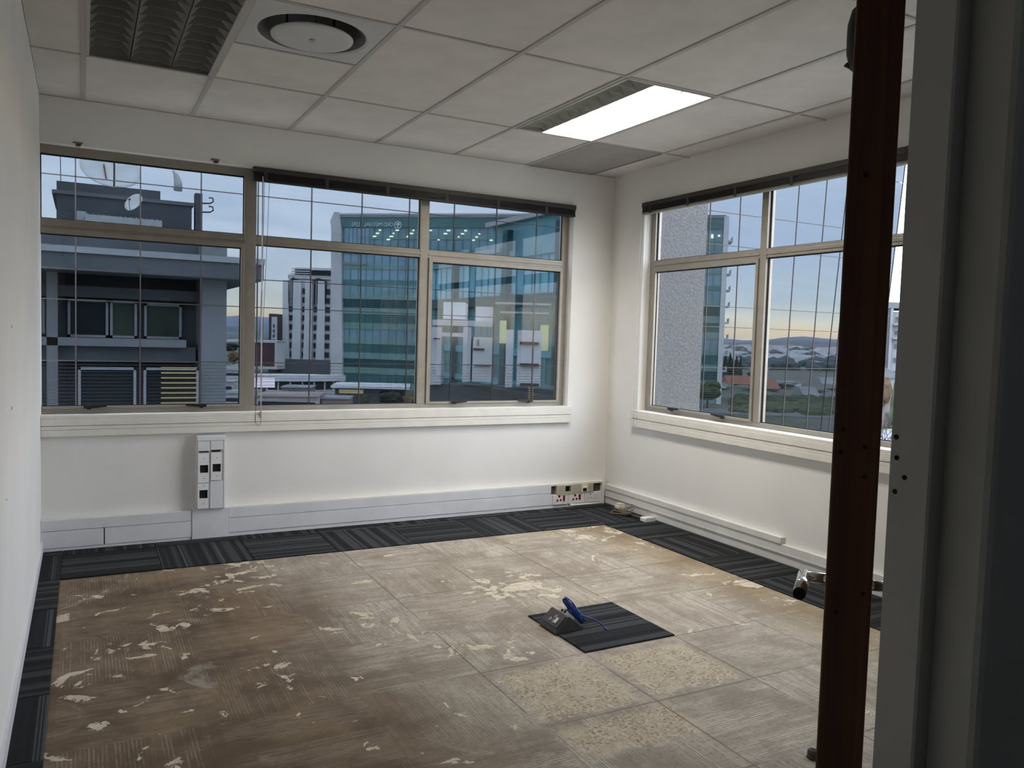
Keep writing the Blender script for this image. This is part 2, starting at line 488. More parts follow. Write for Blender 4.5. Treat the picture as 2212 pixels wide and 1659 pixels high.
# corridor ceiling
bm = BM(); box(bm, (XL, YF1, 2.60), (0, YF1-2.3, 2.62))
tag(obj('ceiling_corridor', bm, 'ceiling_board'), 'low ceiling of the dim passage outside the door', 'ceiling', kind='structure')

# ------------------------------------------------------------------ carpet border tiles (parts of the floor)
CT = .0065
def ctile(x0, x1, y0, y1, turn, parent=None, name='carpet_tile'):
    """one cut of carpet tile with slightly rounded edges; turn -> stripes along y"""
    w_, h_ = x1-x0, abs(y1-y0)
    bm = BM()
    a, b = (w_, h_) if not turn else (h_, w_)
    box(bm, (-a/2+.0012, -b/2+.0012, 0), (a/2-.0012, b/2-.0012, CT))
    top = [e for e in bm.edges if all(v.co.z > CT*.5 for v in e.verts)]
    bmesh.ops.bevel(bm, geom=top, offset=.002, segments=1, affect='EDGES')
    o = obj(name, bm, 'carpet')
    o.location = ((x0+x1)/2, (y0+y1)/2, rnd.uniform(0, .0006)); o.rotation_euler = (0, 0, math.pi/2 if turn else 0)
    if parent: o.parent = parent
    return o
xs = [XL+.002, -3.94] + [-3.44+.5*k for k in range(6)] + [-.452, -.002]
ys = [-.055, -.165, -.668] + [-1.163-.5*k for k in range(8)]
for i in range(len(xs)-1):
    for j in (0, 1):
        ctile(xs[i], xs[i+1], ys[j], ys[j+1], (i+j) % 2 == 1, floor)
for j in range(2, len(ys)-1):
    ctile(xs[0], xs[1], ys[j], ys[j+1], j % 2 == 1, floor)
    ctile(xs[-2], xs[-1]-.028, ys[j], ys[j+1], j % 2 == 1, floor)

# ------------------------------------------------------------------ window on the back wall
FY0, FY1 = .072, .128
win1 = thing('window_1', 'wide aluminium window with three bays looking over the city', 'window', (-2.2, .1, SZ), kind='structure')
F = 'alu_frame'
def fr(name, a, b, bev=.002, par=None): return bx(name, F, par or win1, a, b, bev)
fr('frame_head', (XL, FY0, 2.362), (B1, FY1, HZ))
fr('frame_sill', (XL, FY0, .815), (B1, FY1, .846))
fr('jamb', (-.438, FY0, .846), (B1, FY1, 2.362))
fr('mullion', (-2.895, FY0-.004, .846), (-2.820, FY1, 2.362))
fr('mullion', (-1.657, FY0-.004, .846), (-1.591, FY1, 2.362))
for x0, x1 in ((XL, -2.895), (-2.820, -1.657), (-1.591, -.438)):
    t = fr('transom', (x0, FY0, 1.922), (x1, FY1, 1.980))
    bx('transom_bead', F, win1, (x0, FY0-.006, 1.940), (x1, FY0, 1.962), .002)
    bm = BM(); box(bm, (x0-.004, .097, 1.976), (x1+.004, .103, 2.366)); obj('pane', bm, 'window_glass', win1)
    bm = BM()
    box(bm, (x0, .092, 2.352), (x1, .097, 2.362)); box(bm, (x0, .092, 1.980), (x1, .097, 1.986))
    box(bm, (x0, .092, 1.980), (x0+.006, .097, 2.362)); box(bm, (x1-.006, .092, 1.980), (x1, .097, 2.362))
    obj('gasket', bm, 'gasket', win1)
def casement(win, ax, a0, a1, z0, z1, wa, wb, wt, wb_, d0, d1, glassd):
    """opening sash with its own frame, gasket and pane; ax 0 = sash lies along x, 1 = along y"""
    def bb(bm, p, q):
        if ax == 0: box(bm, (p[0], p[1], p[2]), (q[0], q[1], q[2]))
        else: box(bm, (p[1], p[0], p[2]), (q[1], q[0], q[2]))
    s = 1 if a1 > a0 else -1
    def part(nm, mt, p, q, bev=.002, par=None):
        bm = BM(); bb(bm, p, q); return obj(nm, bm, mt, par or win, bev)
    part('sash_stile', F, (a0, d0, z0), (a0+s*wa, d1, z1)) if wa > .004 else None
    part('sash_stile', F, (a1-s*wb, d0, z0), (a1, d1, z1))
    part('sash_rail', F, (a0+s*wa, d0, z1-wt), (a1-s*wb, d1, z1))
    part('sash_rail', F, (a0+s*wa, d0, z0), (a1-s*wb, d1, z0+wb_))
    i0, i1 = a0+s*wa, a1-s*wb
    part('pane', 'window_glass', (i0-s*.004, glassd-.003, z0+wb_-.004), (i1+s*.004, glassd+.003, z1-wt+.004), 0)
    bm = BM(); gd = glassd-.008
    bb(bm, (i0, gd, z1-wt-.008), (i1, glassd-.003, z1-wt)); bb(bm, (i0, gd, z0+wb_), (i1, glassd-.003, z0+wb_+.005))
    if wa > .004: bb(bm, (i0, gd, z0+wb_), (i0+s*.005, glassd-.003, z1-wt))
    bb(bm, (i1-s*.006, gd, z0+wb_), (i1, glassd-.003, z1-wt))
    obj('gasket', bm, 'gasket', win)
casement(win1, 0, XL, -2.895, .846, 1.922, .0, .020, .030, .014, .056, .10, .085)
casement(win1, 0, -1.591, -.438, .846, 1.922, .030, .020, .030, .014, .056, .10, .085)
bm = BM(); box(bm, (-2.824, .097, .842), (-1.653, .103, 1.926)); obj('pane', bm, 'window_glass', win1)
bm = BM()
box(bm, (-2.82, .092, 1.914), (-1.657, .097, 1.922)); box(bm, (-2.82, .092, .846), (-1.657, .097, .851)); box(bm, (-1.663, .092, .846), (-1.657, .097, 1.922))
obj('gasket', bm, 'gasket', win1)
def latch(win, ax, a, z, d, flip):
    """black sash handle: block plus a tapered lever"""
    bm = BM()
    s = -1 if flip else 1
    pts = [(a-s*.030, z-.010), (a-s*.030, z+.010), (a+s*.02, z+.010), (a+s*.095, z+.013), (a+s*.097, z-.001), (a+s*.02, z-.010)]
    prism(bm, pts, 1 if ax == 0 else 0, d-.020, d-.010)
    if ax == 0: box(bm, (a-.012, d-.012, z-.018), (a+.012, d+.002, z+.010))
    else: box(bm, (d-.012, a-.012, z-.018), (d+.002, a+.012, z+.010))
    lt = obj('latch', bm, 'latch_black', win)
    bm = BM()
    if ax == 0: cyl(bm, (a, d-.026, z), (a, d-.018, z), .008, 10)
    else: cyl(bm, (d-.026, a, z), (d-.018, a, z), .008, 10)
    obj('latch_cap', bm, 'latch_black', lt)
for a, fl in ((-3.80, 0), (-3.155, 1), (-1.36, 0), (-.72, 1)):
    latch(win1, 0, a, .858, .056, fl)
# reveals are the wall itself; sill boards in two stepped strips
def sillset(win, ax, a0, a1):
    def part(nm, mt, d0, d1, z0, z1, bev=.003):
        bm = BM()
        if ax == 0: box(bm, (a0, d0, z0), (a1, d1, z1))
        else: box(bm, (d0, a0, z0), (d1, a1, z1))
        return obj(nm, bm, mt, win, bev)
    part('sill_board', 'sill_cream', -.030, .074, .795, .815)
    part('sill_lip', 'sill_cream', -.034, -.001, .752, .795)
    part('sill_cover', 'sill_cream', -.030, -.001, .728, .750)
    part('sill_skirt', 'sill_cream', -.034, -.001, .687, .727)
sillset(win1, 0, XL+.001, -.366)

# ------------------------------------------------------------------ window on the right wall
win2 = thing('window_2', 'aluminium window half hidden by the open wooden door', 'window', (.1, -2.0, SZ), kind='structure')
def fr2(name, y0, y1, z0, z1, d0=FY0, d1=FY1): return bx(name, F, win2, (d0, y0, z0), (d1, y1, z1), .002)
fr2('frame_head', R0, R1, 2.362, HZ)
fr2('frame_sill', R0, R1, .815, .846)
fr2('jamb', R0, -.462, .846, 2.362)
fr2('jamb', R1+.05, R1, .846, 2.362)
fr2('mullion', -1.566, -1.622, .846, 2.362, FY0-.004)
fr2('mullion', -2.70, -2.756, .846, 2.362, FY0-.004)
bays = ((-.462, -1.566), (-1.622, -2.70), (-2.756, R1+.05))
for k, (a, b) in enumerate(bays):
    fr2('transom', a, b, 1.922, 1.980)
    bx('transom_bead', F, win2, (FY0-.006, a, 1.940), (FY0, b, 1.962), .002)
    bm = BM(); box(bm, (.097, a+.004, 1.976), (.103, b-.004, 2.366)); obj('pane', bm, 'window_glass', win2)
    bm = BM()
    box(bm, (.090, a, .846 if k else 1.98), (.097, a-.010, 2.362)); box(bm, (.092, a, 1.980), (.097, b, 1.986)); box(bm, (.092, b+.006, 1.98), (.097, b, 2.362))
    obj('gasket', bm, 'gasket', win2)
    if k:
        bm = BM(); box(bm, (.097, a+.004, .842), (.103, b-.004, 1.926)); obj('pane', bm, 'window_glass', win2)
        bm = BM(); box(bm, (.092, a, .846), (.097, b, .852)); box(bm, (.092, a, 1.914), (.097, b, 1.922)); obj('gasket', bm, 'gasket', win2)
casement(win2, 1, -.462, -1.566, .846, 1.922, .035, .022, .030, .014, .056, .10, .085)
latch(win2, 1, -.76, .858, .056, 1)
latch(win2, 1, -1.30, .858, .056, 0)
sillset(win2, 1, -.376, R1-.03)

# ------------------------------------------------------------------ raised venetian blinds
def blind(label, ax, a0, a1, z0, z1, railmat, bottom, ladders, cords, wand):
    t = thing('venetian_blind', label, 'blind', ((a0+a1)/2, 0, z1) if ax == 0 else (0, (a0+a1)/2, z1))
    s = 1 if a1 > a0 else -1
    def part(nm, mt, p0, p1, d0, d1, zz0, zz1, bev=.0, par=None):
        bm = BM()
        if ax == 0: box(bm, (p0, d0, zz0), (p1, d1, zz1))
        else: box(bm, (d0, p0, zz0), (d1, p1, zz1))
        return obj(nm, bm, mt, par or t, bev)
    part('headrail', railmat, a0, a1, -.034, .018, z1-.034, z1, .003)
    n = 10; zt = z1-.037; zb = z0+.016
    for k in range(n):
        zz = zb + (zt-zb)*k/(n-1)
        part('slat', 'blind_brown', a0+s*.008, a1-s*.008, -.033+rnd.uniform(-.002, .002), .014, zz-.0014, zz+.0012)
    part('bottom_rail', bottom, a0+s*.004, a1-s*.004, -.032, .013, z0, z0+.014, .003)
    for q in ladders:
        part('ladder_tape', 'blind_rail', q-.012, q+.012, -.0365, -.0345, z0-.002, z1-.03)
    def P(a, d, z): return (a, d, z) if ax == 0 else (d, a, z)
    for a, zend, off in cords:
        bm = BM()
        L = []
        for i in range(15):
            u = i/14
            L.append(P(a + off*u + .006*math.sin(u*5), -.038 + .004*math.sin(u*7), z0*(1-u) + zend*u))
        # bottom loop and back up
        for i in range(1, 12):
            th = math.pi*i/12
            L.append(P(a + off + .014*(1-math.cos(th)), -.036, zend - .018*math.sin(th)))
        for i in range(15):
            u = 1-i/14
            L.append(P(a + .028 + off*u + .004*math.sin(u*6+1), -.034, z0*(1-u) + zend*u))
        tube(bm, L, .0014, 5)
        obj('cord', bm, 'cord_white' if ax else 'blind_rail', t)
    if wand:
        bm = BM(); tube(bm, [P(wand, -.036, z0+.03), P(wand+.002, -.037, 1.6), P(wand+.003, -.039, .78)], .0042, 6)
        obj('tilt_wand', bm, 'clear_plastic', t)
    return t
blind('dark brown venetian blind pulled right up over the wide city window', 0, -2.858, -.386, 2.322, 2.412, 'blind_rail', 'blind_brown',
      (-2.78, -2.38, -1.95, -1.50, -1.08, -.66), ((-2.79, .745, -.035),), -2.80)
blind('dark brown venetian blind with grey bottom rail raised over the window by the door', 1, -.412, -3.84, 2.330, 2.418, 'blind_rail', 'blind_rail_grey',
      (-.52, -.95, -1.42, -1.90, -2.35, -2.8, -3.3), ((-.452, .70, .045), (-.50, .72, .05)), None)
for k, (a, lab) in enumerate(((-3.857, 'small empty blind bracket above the window nearest the left wall'), (-3.088, 'small empty blind bracket above the window nearer the raised blind'))):
    t = thing('blind_bracket', lab, 'bracket', (a, 0, 2.42), group='empty blind brackets above the window')
    bx('bracket_plate', 'screw_steel', t, (a-.026, -.004, 2.424), (a+.026, .0, 2.432))
    bx('bracket_hook', 'screw_steel', t, (a-.012, -.016, 2.404), (a+.014, .0, 2.426), .002)
    bx('bracket_clip', 'blind_rail', t, (a-.004, -.022, 2.410), (a+.018, -.016, 2.418))

# ------------------------------------------------------------------ ceiling lamps
def troffer(x0, x1, y0, y1, label, lit):
    t = thing('ceiling_light', label, 'ceiling light', ((x0+x1)/2, (y0+y1)/2, HC), group='recessed louvre lights')
    ax0, ax1, ay0, ay1 = x0+.014, x1-.014, y0-.012, y1+.012
    top = HC+.11
    lm = 'louvre_metal' if lit else 'louvre_unlit'
    bm = BM()
    box(bm, (ax0, ay0, top), (ax1, ay1, top+.006)); box(bm, (ax0, ay0, HC), (ax0+.003, ay1, top)); box(bm, (ax1-.003, ay0, HC), (ax1, ay1, top))
    box(bm, (ax0, ay0, HC), (ax1, ay0-.003, top)); box(bm, (ax0, ay1+.003, HC), (ax1, ay1, top))
    obj('housing', bm, lm, t)
    bm = BM()
    for a, b in (((ax0-.004, ay0, HC-.004), (ax0+.012, ay1, HC+.002)), ((ax1-.012, ay0, HC-.004), (ax1+.004, ay1, HC+.002)),
                 ((ax0, ay0+.004, HC-.004), (ax1, ay0-.010, HC+.002)), ((ax0, ay1+.010, HC-.004), (ax1, ay1-.004, HC+.002))):
        box(bm, a, b)
    obj('frame', bm, 'louvre_metal' if lit else 'ceiling_bar', t)
    w3 = (ax1-ax0)/3
    for k in range(3):
        l0, l1 = ax0+k*w3, ax0+(k+1)*w3
        on = lit and k > 0
        # side reflectors of the lane, curving inwards towards the top
        for s_, xb in ((1, l0), (-1, l1)):
            bm = BM()
            pr = []
            for i in range(6):
                u = i/5
                pr.append((xb+s_*(.004+.052*u*u), HC+.004+.062*u))
            pr2 = [(p[0]-s_*.0015, p[1]+.002) for p in pr[::-1]]
            prism(bm, pr+pr2, 1, ay1+.004, ay0-.004)
            obj('reflector', bm, lm, t)
        for i in range(11):
            yy_ = ay0 + (ay1-ay0)*(i+.5)/11
            bm = BM()
            pts = [(l0+.006, HC+.004), (l0+.046, HC+.052), (l1-.046, HC+.052), (l1-.006, HC+.004)]
            pts += [((l0+l1)/2 + (l1-l0)*.25, HC+.014), ((l0+l1)/2 - (l1-l0)*.25, HC+.014)]
            prism(bm, pts, 1, yy_-.0014, yy_+.0014)
            obj('blade', bm, lm, t)
        xc = (l0+l1)/2
        bm = BM(); cyl(bm, (xc, ay0-.02, HC+.082), (xc, ay1+.02, HC+.082), .013, 12)
        tb = obj('tube', bm, 'tube_lit' if on else 'tube_off', t)
        if on:
            ld = bpy.data.lights.new('tube_glow', 'AREA')
            ld.shape = 'RECTANGLE'; ld.size = .10; ld.size_y = 1.12; ld.energy = LAMP_W/2
            ld.color = (1.0, .945, .87)
            lo = bpy.data.objects.new('tube_glow', ld); COL.objects.link(lo)
            lo.parent = t; lo.location = (xc-(x0+x1)/2, 0, .060)
    return t
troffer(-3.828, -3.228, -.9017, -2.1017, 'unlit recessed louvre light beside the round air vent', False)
troffer(-1.428, -.828, -.9017, -2.1017, 'glowing recessed louvre light with one dark lane', True)

# round air diffuser
cx_, cy_ = -2.928, -1.8017
t = thing('air_diffuser', 'round white ceiling air vent in a square plate', 'air vent', (cx_, cy_, HC))
bm = BM()
N = 48; R_ = .235
hs = .286
inner = [bm.verts.new((cx_+R_*math.cos(2*math.pi*k/N), cy_+R_*math.sin(2*math.pi*k/N), HC)) for k in range(N)]
outer = []
for k in range(N):
    a = 2*math.pi*k/N; q = hs/max(abs(math.cos(a)), abs(math.sin(a)))
    outer.append(bm.verts.new((cx_+q*math.cos(a), cy_+q*math.sin(a), HC+.001)))
lipv = [bm.verts.new((cx_+(R_+.012)*math.cos(2*math.pi*k/N), cy_+(R_+.012)*math.sin(2*math.pi*k/N), HC-.006)) for k in range(N)]
for k in range(N):
    n_ = (k+1) % N
    bm.faces.new((outer[k], outer[n_], lipv[n_], lipv[k])); bm.faces.new((lipv[k], lipv[n_], inner[n_], inner[k]))
bmesh.ops.recalc_face_normals(bm, faces=bm.faces[:])
obj('plate', bm, 'diffuser_white', t)
bm = BM(); lathe(bm, [(R_, 0), (.20, .03), (.185, .10), (0, .101)], (cx_, cy_, HC), N); obj('throat', bm, 'diffuser_throat', t)
bm = BM(); lathe(bm, [(0, -.010), (.15, -.010), (.178, -.006), (.180, .0), (.17, .004), (0, .004)], (cx_, cy_, HC-.012), N)
dsc = obj('disc', bm, 'diffuser_white', t)
bm = BM(); lathe(bm, [(0, -.010), (.010, -.010), (.014, -.004), (.014, .0), (0, 0)], (cx_, cy_, HC-.022), 16); obj('screw', bm, 'plate_beige', dsc)
for k in range(3):
    a = k*2.1+.4
    bm = BM(); cyl(bm, (cx_+.12*math.cos(a), cy_+.12*math.sin(a), HC-.01), (cx_+.12*math.cos(a), cy_+.12*math.sin(a), HC+.1), .006, 8)
    obj('spacer', bm, 'diffuser_throat', t)
# grey return-air panel
rp = bx('return_air_panel', 'grille_grey', ceiling, (-.816, -.890, HC-.002), (-.240, -.006, HC+.010))
bm = BM()
for i in range(60):
    xx = -.81+.57*i/59
    box(bm, (xx, -.0085, HC-.0045), (xx+.005, -.004, HC-.001))
for i in range(90):
    yq = -.885+.875*i/89
    box(bm, (-.2435, yq, HC-.0045), (-.239, yq+.005, HC-.001))
o = obj('edge_perforation', bm, 'hole_dark', rp); o['kind'] = 'stuff'; rp['label'] = 'plain grey perforated return air panel'

# ------------------------------------------------------------------ cable trunking along the walls
bb_ = thing('baseboard_back', 'white two-compartment cable trunking along the foot of the window wall', 'trunking', (-2, 0, 0), kind='structure')
TW = 'trunking_white'
def tr(name, a, b, mt=TW, bev=.002, par=None): return bx(name, mt, par or bb_, a, b, bev)
tr('upper_cover', (XL+.001, -.052, .126), (-3.221, 0, .190))
tr('lower_cover', (XL+.001, -.052, .022), (-3.722, 0, .1235))
tr('lower_cover', (-3.716, -.052, .022), (-3.221, 0, .1235))
tr('base_lip', (XL+.001, -.048, 0), (-3.221, 0, .0205))
tr('tee_cover', (-3.219, -.056, .0), (-2.995, 0, .197))
tr('upper_cover', (-2.994, -.052, .126), (-.545, 0, .190))
tr('lower_cover', (-2.994, -.052, .030), (-.545, 0, .1235))
tr('base_lip', (-2.994, -.048, 0), (-.040, 0, .028))
tr('cap_strip', (-2.994, -.050, .1905), (-.040, 0, .196), 'sill_cream', 0)
tr('upper_back', (-.545, -.030, .112), (-.062, 0, .190), 'hole_grey', 0)
tr('upper_lip', (-.545, -.052, .182), (-.062, -.0301, .190), TW, 0)
tr('lower_cover', (-.545, -.050, .029), (-.060, 0, .111), 'plate_white')
tr('corner_post', (-.060, -.058, 0), (-.034, 0, .197), 'trunking_cream')

br_ = thing('baseboard_right', 'cream cable trunking along the foot of the right-hand wall', 'trunking', (0, -2.5, 0), kind='structure')
TC = 'trunking_cream'
def tr2(name, d, y0, y1, z0, z1, mt=TC): return bx(name, mt, br_, (-d, y0, z0), (0, y1, z1), .002)
tr2('upper_cover', .036, -.06, -1.958, .133, .172)
tr2('middle_cover', .030, -.06, YF0, .084, .1315)
tr2('ledge', .034, -.06, YF0, .072, .083)
tr2('lower_cover', .026, -.06, YF0, .014, .071)
tr2('base_lip', .030, -.06, YF0, .0, .0125, 'hole_grey')
bm = BM(); box(bm, (XL, YF0, .0), (XL+.012, -.054, .07)); obj('skirting_strip', bm, 'trunking_white')
tag(bpy.data.objects['skirting_strip'], 'narrow pale skirting strip at the foot of the left wall', 'skirting', kind='structure')

# service post standing on the trunking
pt = thing('service_post', 'grey upright cable post with empty outlet plates under the window', 'cable post', (-3.105, -.04, .197))
PD = -.075
bx('post_body', TW, pt, (-3.195, PD+.012, .197), (-3.020, -.0005, .672), .003)
bx('post_cap', TW, pt, (-3.193, PD, .640), (-3.022, PD+.012, .672), .003)
bx('side_cover', TW, pt, (-3.033, PD+.001, .197), (-3.022, PD+.0115, .638), .002)
bx('upper_cover', TW, pt, (-3.190, PD, .575), (-3.117, PD+.0115, .638), .002)
bx('upper_cover', TW, pt, (-3.113, PD, .581), (-3.035, PD+.0115, .638), .002)
bx('lower_cover', TW, pt, (-3.113, PD, .200), (-3.035, PD+.0115, .381), .002)
bx('slot', 'hole_dark', pt, (-3.180, PD+.004, .566), (-3.124, PD+.0119, .573))
bx('slot', 'hole_dark', pt, (-3.104, PD+.004, .564), (-3.052, PD+.0119, .579))
def holeplate(par, nm, x0, x1, z0, z1, hx0, hx1, hz0, hz1, y0, y1, mt, hole='hole_dark', screws=()):
    """wall plate with a real rectangular cut-out"""
    bm = BM()
    box(bm, (x0, y0, z0), (hx0, y1, z1)); box(bm, (hx1, y0, z0), (x1, y1, z1))
    box(bm, (hx0, y0, z0), (hx1, y1, hz0)); box(bm, (hx0, y0, hz1), (hx1, y1, z1))
    p = obj(nm, bm, mt, par)
    bx('cutout', hole, p, (hx0, y1-.001, hz0), (hx1, y1-.0005, hz1))
    for sx, sz in screws:
        bm = BM(); cyl(bm, (sx, y0-.0008, sz), (sx, y0+.003, sz), .0035, 8); obj('screw', bm, 'screw_steel', p)
    return p
holeplate(pt, 'outlet_plate', -3.189, -3.121, .372, .562, -3.177, -3.127, .435, .486, PD-.006, PD+.011, 'plate_white', screws=((-3.152, .527), (-3.152, .400)))
holeplate(pt, 'outlet_plate', -3.111, -3.044, .385, .565, -3.101, -3.051, .438, .490, PD-.006, PD+.011, 'plate_white', screws=((-3.076, .530), (-3.076, .412)))
holeplate(pt, 'outlet_plate', -3.190, -3.123, .206, .368, -3.179, -3.129, .270, .325, PD-.005, PD+.011, 'plate_white', screws=((-3.154, .352), (-3.154, .236)))

# data plates and sockets in the back right corner
SY = -.055
p = holeplate(None, 'data_plate', -.500, -.342, .108, .184, -.418, -.365, .128, .176, SY-.007, -.0302, 'plate_beige', screws=((-.462, .145), (-.353, .145)))
tag(p, 'beige outlet plate with an empty square cut-out in the corner trunking', 'outlet plate')
p = holeplate(None, 'data_plate', -.340, -.150, .112, .186, -.255, -.215, .122, .150, SY-.007, -.0302, 'plate_beige', screws=((-.310, .150), (-.180, .150)))
tag(p, 'beige outlet plate carrying an ivory data jack in the corner trunking', 'outlet plate')
bm = BM(); box(bm, (-.268, SY-.016, .150), (-.206, SY-.007, .184)); box(bm, (-.268, SY-.016, .118), (-.256, SY-.007, .150)); box(bm, (-.216, SY-.016, .118), (-.206, SY-.007, .150))
jk = obj('data_jack', bm, 'plate_ivory', p)
bm = BM(); prism(bm, [(SY-.007, .176), (SY-.024, .158), (SY-.022, .154), (SY-.007, .160)], 0, -.248, -.224); obj('jack_shutter', bm, 'plate_ivory', jk)
def socket(x0, x1, label, red):
    t = thing('power_socket', label, 'socket', ((x0+x1)/2, SY, .07), group='power sockets in the corner trunking')
    bx('plate', 'plate_white', t, (x0+.001, SY-.0045, .031), (x1-.001, -.0502, .110), .0015)
    xm = (x0+x1)/2-.012
    hm = 'socket_red' if red else 'hole_dark'
    rr = .0095 if red else .004
    for dx, dz, q in ((0, .026, 1.1), (-.017, -.006, 1), (.014, -.004, 1)):
        bm = BM(); cyl(bm, (xm+dx, SY-.0055, .070+dz), (xm+dx, SY-.003, .070+dz), rr*q, 14); obj('pin_hole', bm, hm, t)
        if red:
            bm = BM(); cyl(bm, (xm+dx, SY-.006, .070+dz), (xm+dx, SY-.004, .070+dz), rr*.45*q, 10); obj('pin_hole', bm, 'hole_dark', t)
    bx('rocker_switch', 'socket_red' if red else 'plate_white', t, (xm+.034, SY-.0105, .058), (xm+.052, SY-.004, .103), .002)
    for dx, dz in ((-.036, -.022), (.062, .038)):
        bm = BM(); cyl(bm, (xm+dx, SY-.0055, .070+dz), (xm+dx, SY-.003, .070+dz), .003, 8); obj('screw', bm, 'screw_steel', t)
socket(-.530, -.390, 'white power socket with red switch, farther from the room corner', True)
socket(-.388, -.232, 'white power socket with red switch, middle one of the corner row', True)
socket(-.230, -.095, 'all white power socket closest to the room corner', False)

# ------------------------------------------------------------------ loose things on the floor
tile = ctile(-1.915, -1.415, -2.631, -2.131, False, None, 'loose_carpet_tile')
tile.rotation_euler = (0, 0, .01)
tag(tile, 'single charcoal striped carpet tile lying alone on the bare floor', 'carpet tile')

WB = thing('desk_power_box', 'charcoal wedge-shaped socket box resting on the loose carpet tile', 'socket box', (-1.85, -2.33, CT))
x0, x1, y0, y1 = -1.926, -1.776, -2.407, -2.256
zb = CT+.0008
bm = BM()
prism(bm, [(x0, zb), (x0+.004, zb+.012), (x0+.066, zb+.071), (x0+.074, zb+.072), (x1-.002, zb+.010), (x1, zb)], 1, y0, y1)
obj('body', bm, 'box_charcoal', WB, .0015)
sd = Vector((.062, 0, .059)).normalized(); nd = Vector((-sd.z, 0, sd.x))
def onface(u, v, h=0.):    # u across (along -y), v up the slope from its foot
    return Vector((x0+.004, y0, zb+.012)) + sd*v + Vector((0, u, 0)) + nd*h
def slab(name, mt, u0, u1, v0, v1, h0, h1, par, bev=0.):
    bm = BM()
    vs = [bm.verts.new(onface(u, v, h)) for h in (h0, h1) for (u, v) in ((u0, v0), (u1, v0), (u1, v1), (u0, v1))]
    for f in ((3,2,1,0),(4,5,6,7),(0,1,5,4),(1,2,6,5),(2,3,7,6),(3,0,4,7)):
        bm.faces.new([vs[i] for i in f])
    bmesh.ops.recalc_face_normals(bm, faces=bm.faces[:])
    return obj(name, bm, mt, par, bev)
pl_ = slab('socket_plate', 'box_charcoal', .008, .143, .012, .080, .0, .006, WB, .001)
for u, v in ((.068, .058), (.092, .036), (.063, .034)):
    bm = BM(); c0 = onface(u, v, .0055); c1 = onface(u, v, .0080)
    cyl(bm, c0, c1, .0072, 16); rg = obj('pin_ring', bm, 'plate_white', WB)
    bm = BM(); cyl(bm, onface(u, v, .0070), onface(u, v, .0084), .0042, 12); obj('pin_hole', bm, 'hole_dark', rg)
slab('rocker_switch', 'plate_white', .033, .050, .028, .056, .005, .012, WB, .0015)
for u, v in ((.112, .030), (.024, .058)):
    bm = BM(); cyl(bm, onface(u, v, .0055), onface(u, v, .0068), .003, 8); obj('screw', bm, 'screw_steel', WB)
# grey data sockets on the far slope
rs = Vector((x1-.002-(x0+.074), 0, -.062)).normalized(); rn = Vector((-rs.z, 0, rs.x))
bm = BM()
base = Vector((x0+.076, -2.345, zb+.072))
def rface(u, v, h): return base + rs*v + Vector((0, u, 0)) + rn*h
def slab2(name, mt, u0, u1, v0, v1, h0, h1, par):
    bm = BM()
    vs = [bm.verts.new(rface(u, v, h)) for h in (h0, h1) for (u, v) in ((u0, v0), (u1, v0), (u1, v1), (u0, v1))]
    for f in ((3,2,1,0),(4,5,6,7),(0,1,5,4),(1,2,6,5),(2,3,7,6),(3,0,4,7)):
        bm.faces.new([vs[i] for i in f])
    bmesh.ops.recalc_face_normals(bm, faces=bm.faces[:])
    return obj(name, bm, mt, par)
dp = slab2('data_sockets', 'plate_white', -.020, .030, .002, .055, -.002, .014, WB)
slab2('data_port', 'hole_dark', -.016, .001, .0012, .006, .002, .013, dp)
slab2('data_port', 'hole_dark', .008, .026, .0012, .006, .002, .013, dp)

# blue patch lead: a long hank leaning on the box, one end trailing to its plug
CB = thing('network_cable', 'coiled blue network lead leaning on the wedge-shaped socket box', 'cable', (-1.79, -2.38, CT))
bm = BM()
lo_ = Vector((-1.752, -2.372, CT+.020)); hi_ = Vector((-1.832, -2.322, .136))
axv = (hi_-lo_); L_ = axv.length; axv.normalize()
side = axv.cross(Vector((.35, -.93, .1))).normalized(); nrm = axv.cross(side)
path = []
ns = 14
for j in range(ns):
    th = j*2.4; rj = .023*math.sqrt((j+.5)/ns)
    for i in range(17):
        u = i/16 if j % 2 == 0 else 1-i/16
        a = th + 2.4*u
        rr = rj*(.55+.45*math.sin(math.pi*u))
        e_ = (.5-abs(u-.5))*2
        path.append(lo_.lerp(hi_, u*(.94+.05*math.sin(j*1.7))+.02) + side*(rr*math.cos(a)) + nrm*(rr*math.sin(a)))
tube(bm, path, .0030, 7)
obj('coil', bm, 'cable_blue', CB)
bm = BM()
path = []
for i in range(15):
    a = i/14*2*math.pi*2.6
    path.append(lo_+axv*(L_*.22+.05*i/14) + side*(.017*math.cos(a)) + nrm*(.015*math.sin(a)))
tube(bm, path, .0030, 7); obj('tie_wrap', bm, 'cable_blue', CB)
bm = BM()
e0 = lo_+axv*.05
path = [e0, Vector((-1.735, -2.380, .050)), Vector((-1.712, -2.405, .046)), Vector((-1.690, -2.428, .030)), Vector((-1.678, -2.444, .014))]
sm = []
for i in range(len(path)-1):
    for s_ in range(5): sm.append(path[i].lerp(path[i+1], s_/5))
sm.append(path[-1]); tube(bm, sm, .0032, 7); obj('tail', bm, 'cable_blue', CB)
bm = BM(); d_ = (path[-1]-path[-2]).normalized()
tube(bm, [path[-1]-d_*.004, path[-1]+d_*.008, path[-1]+d_*.020], [.0034, .0058, .0062], 8); bt = obj('plug_boot', bm, 'cable_blue', CB)
bm = BM(); pe = path[-1]+d_*.020
tube(bm, [pe, pe+d_*.016], .0062, 4); obj('plug', bm, 'clear_plastic', CB)

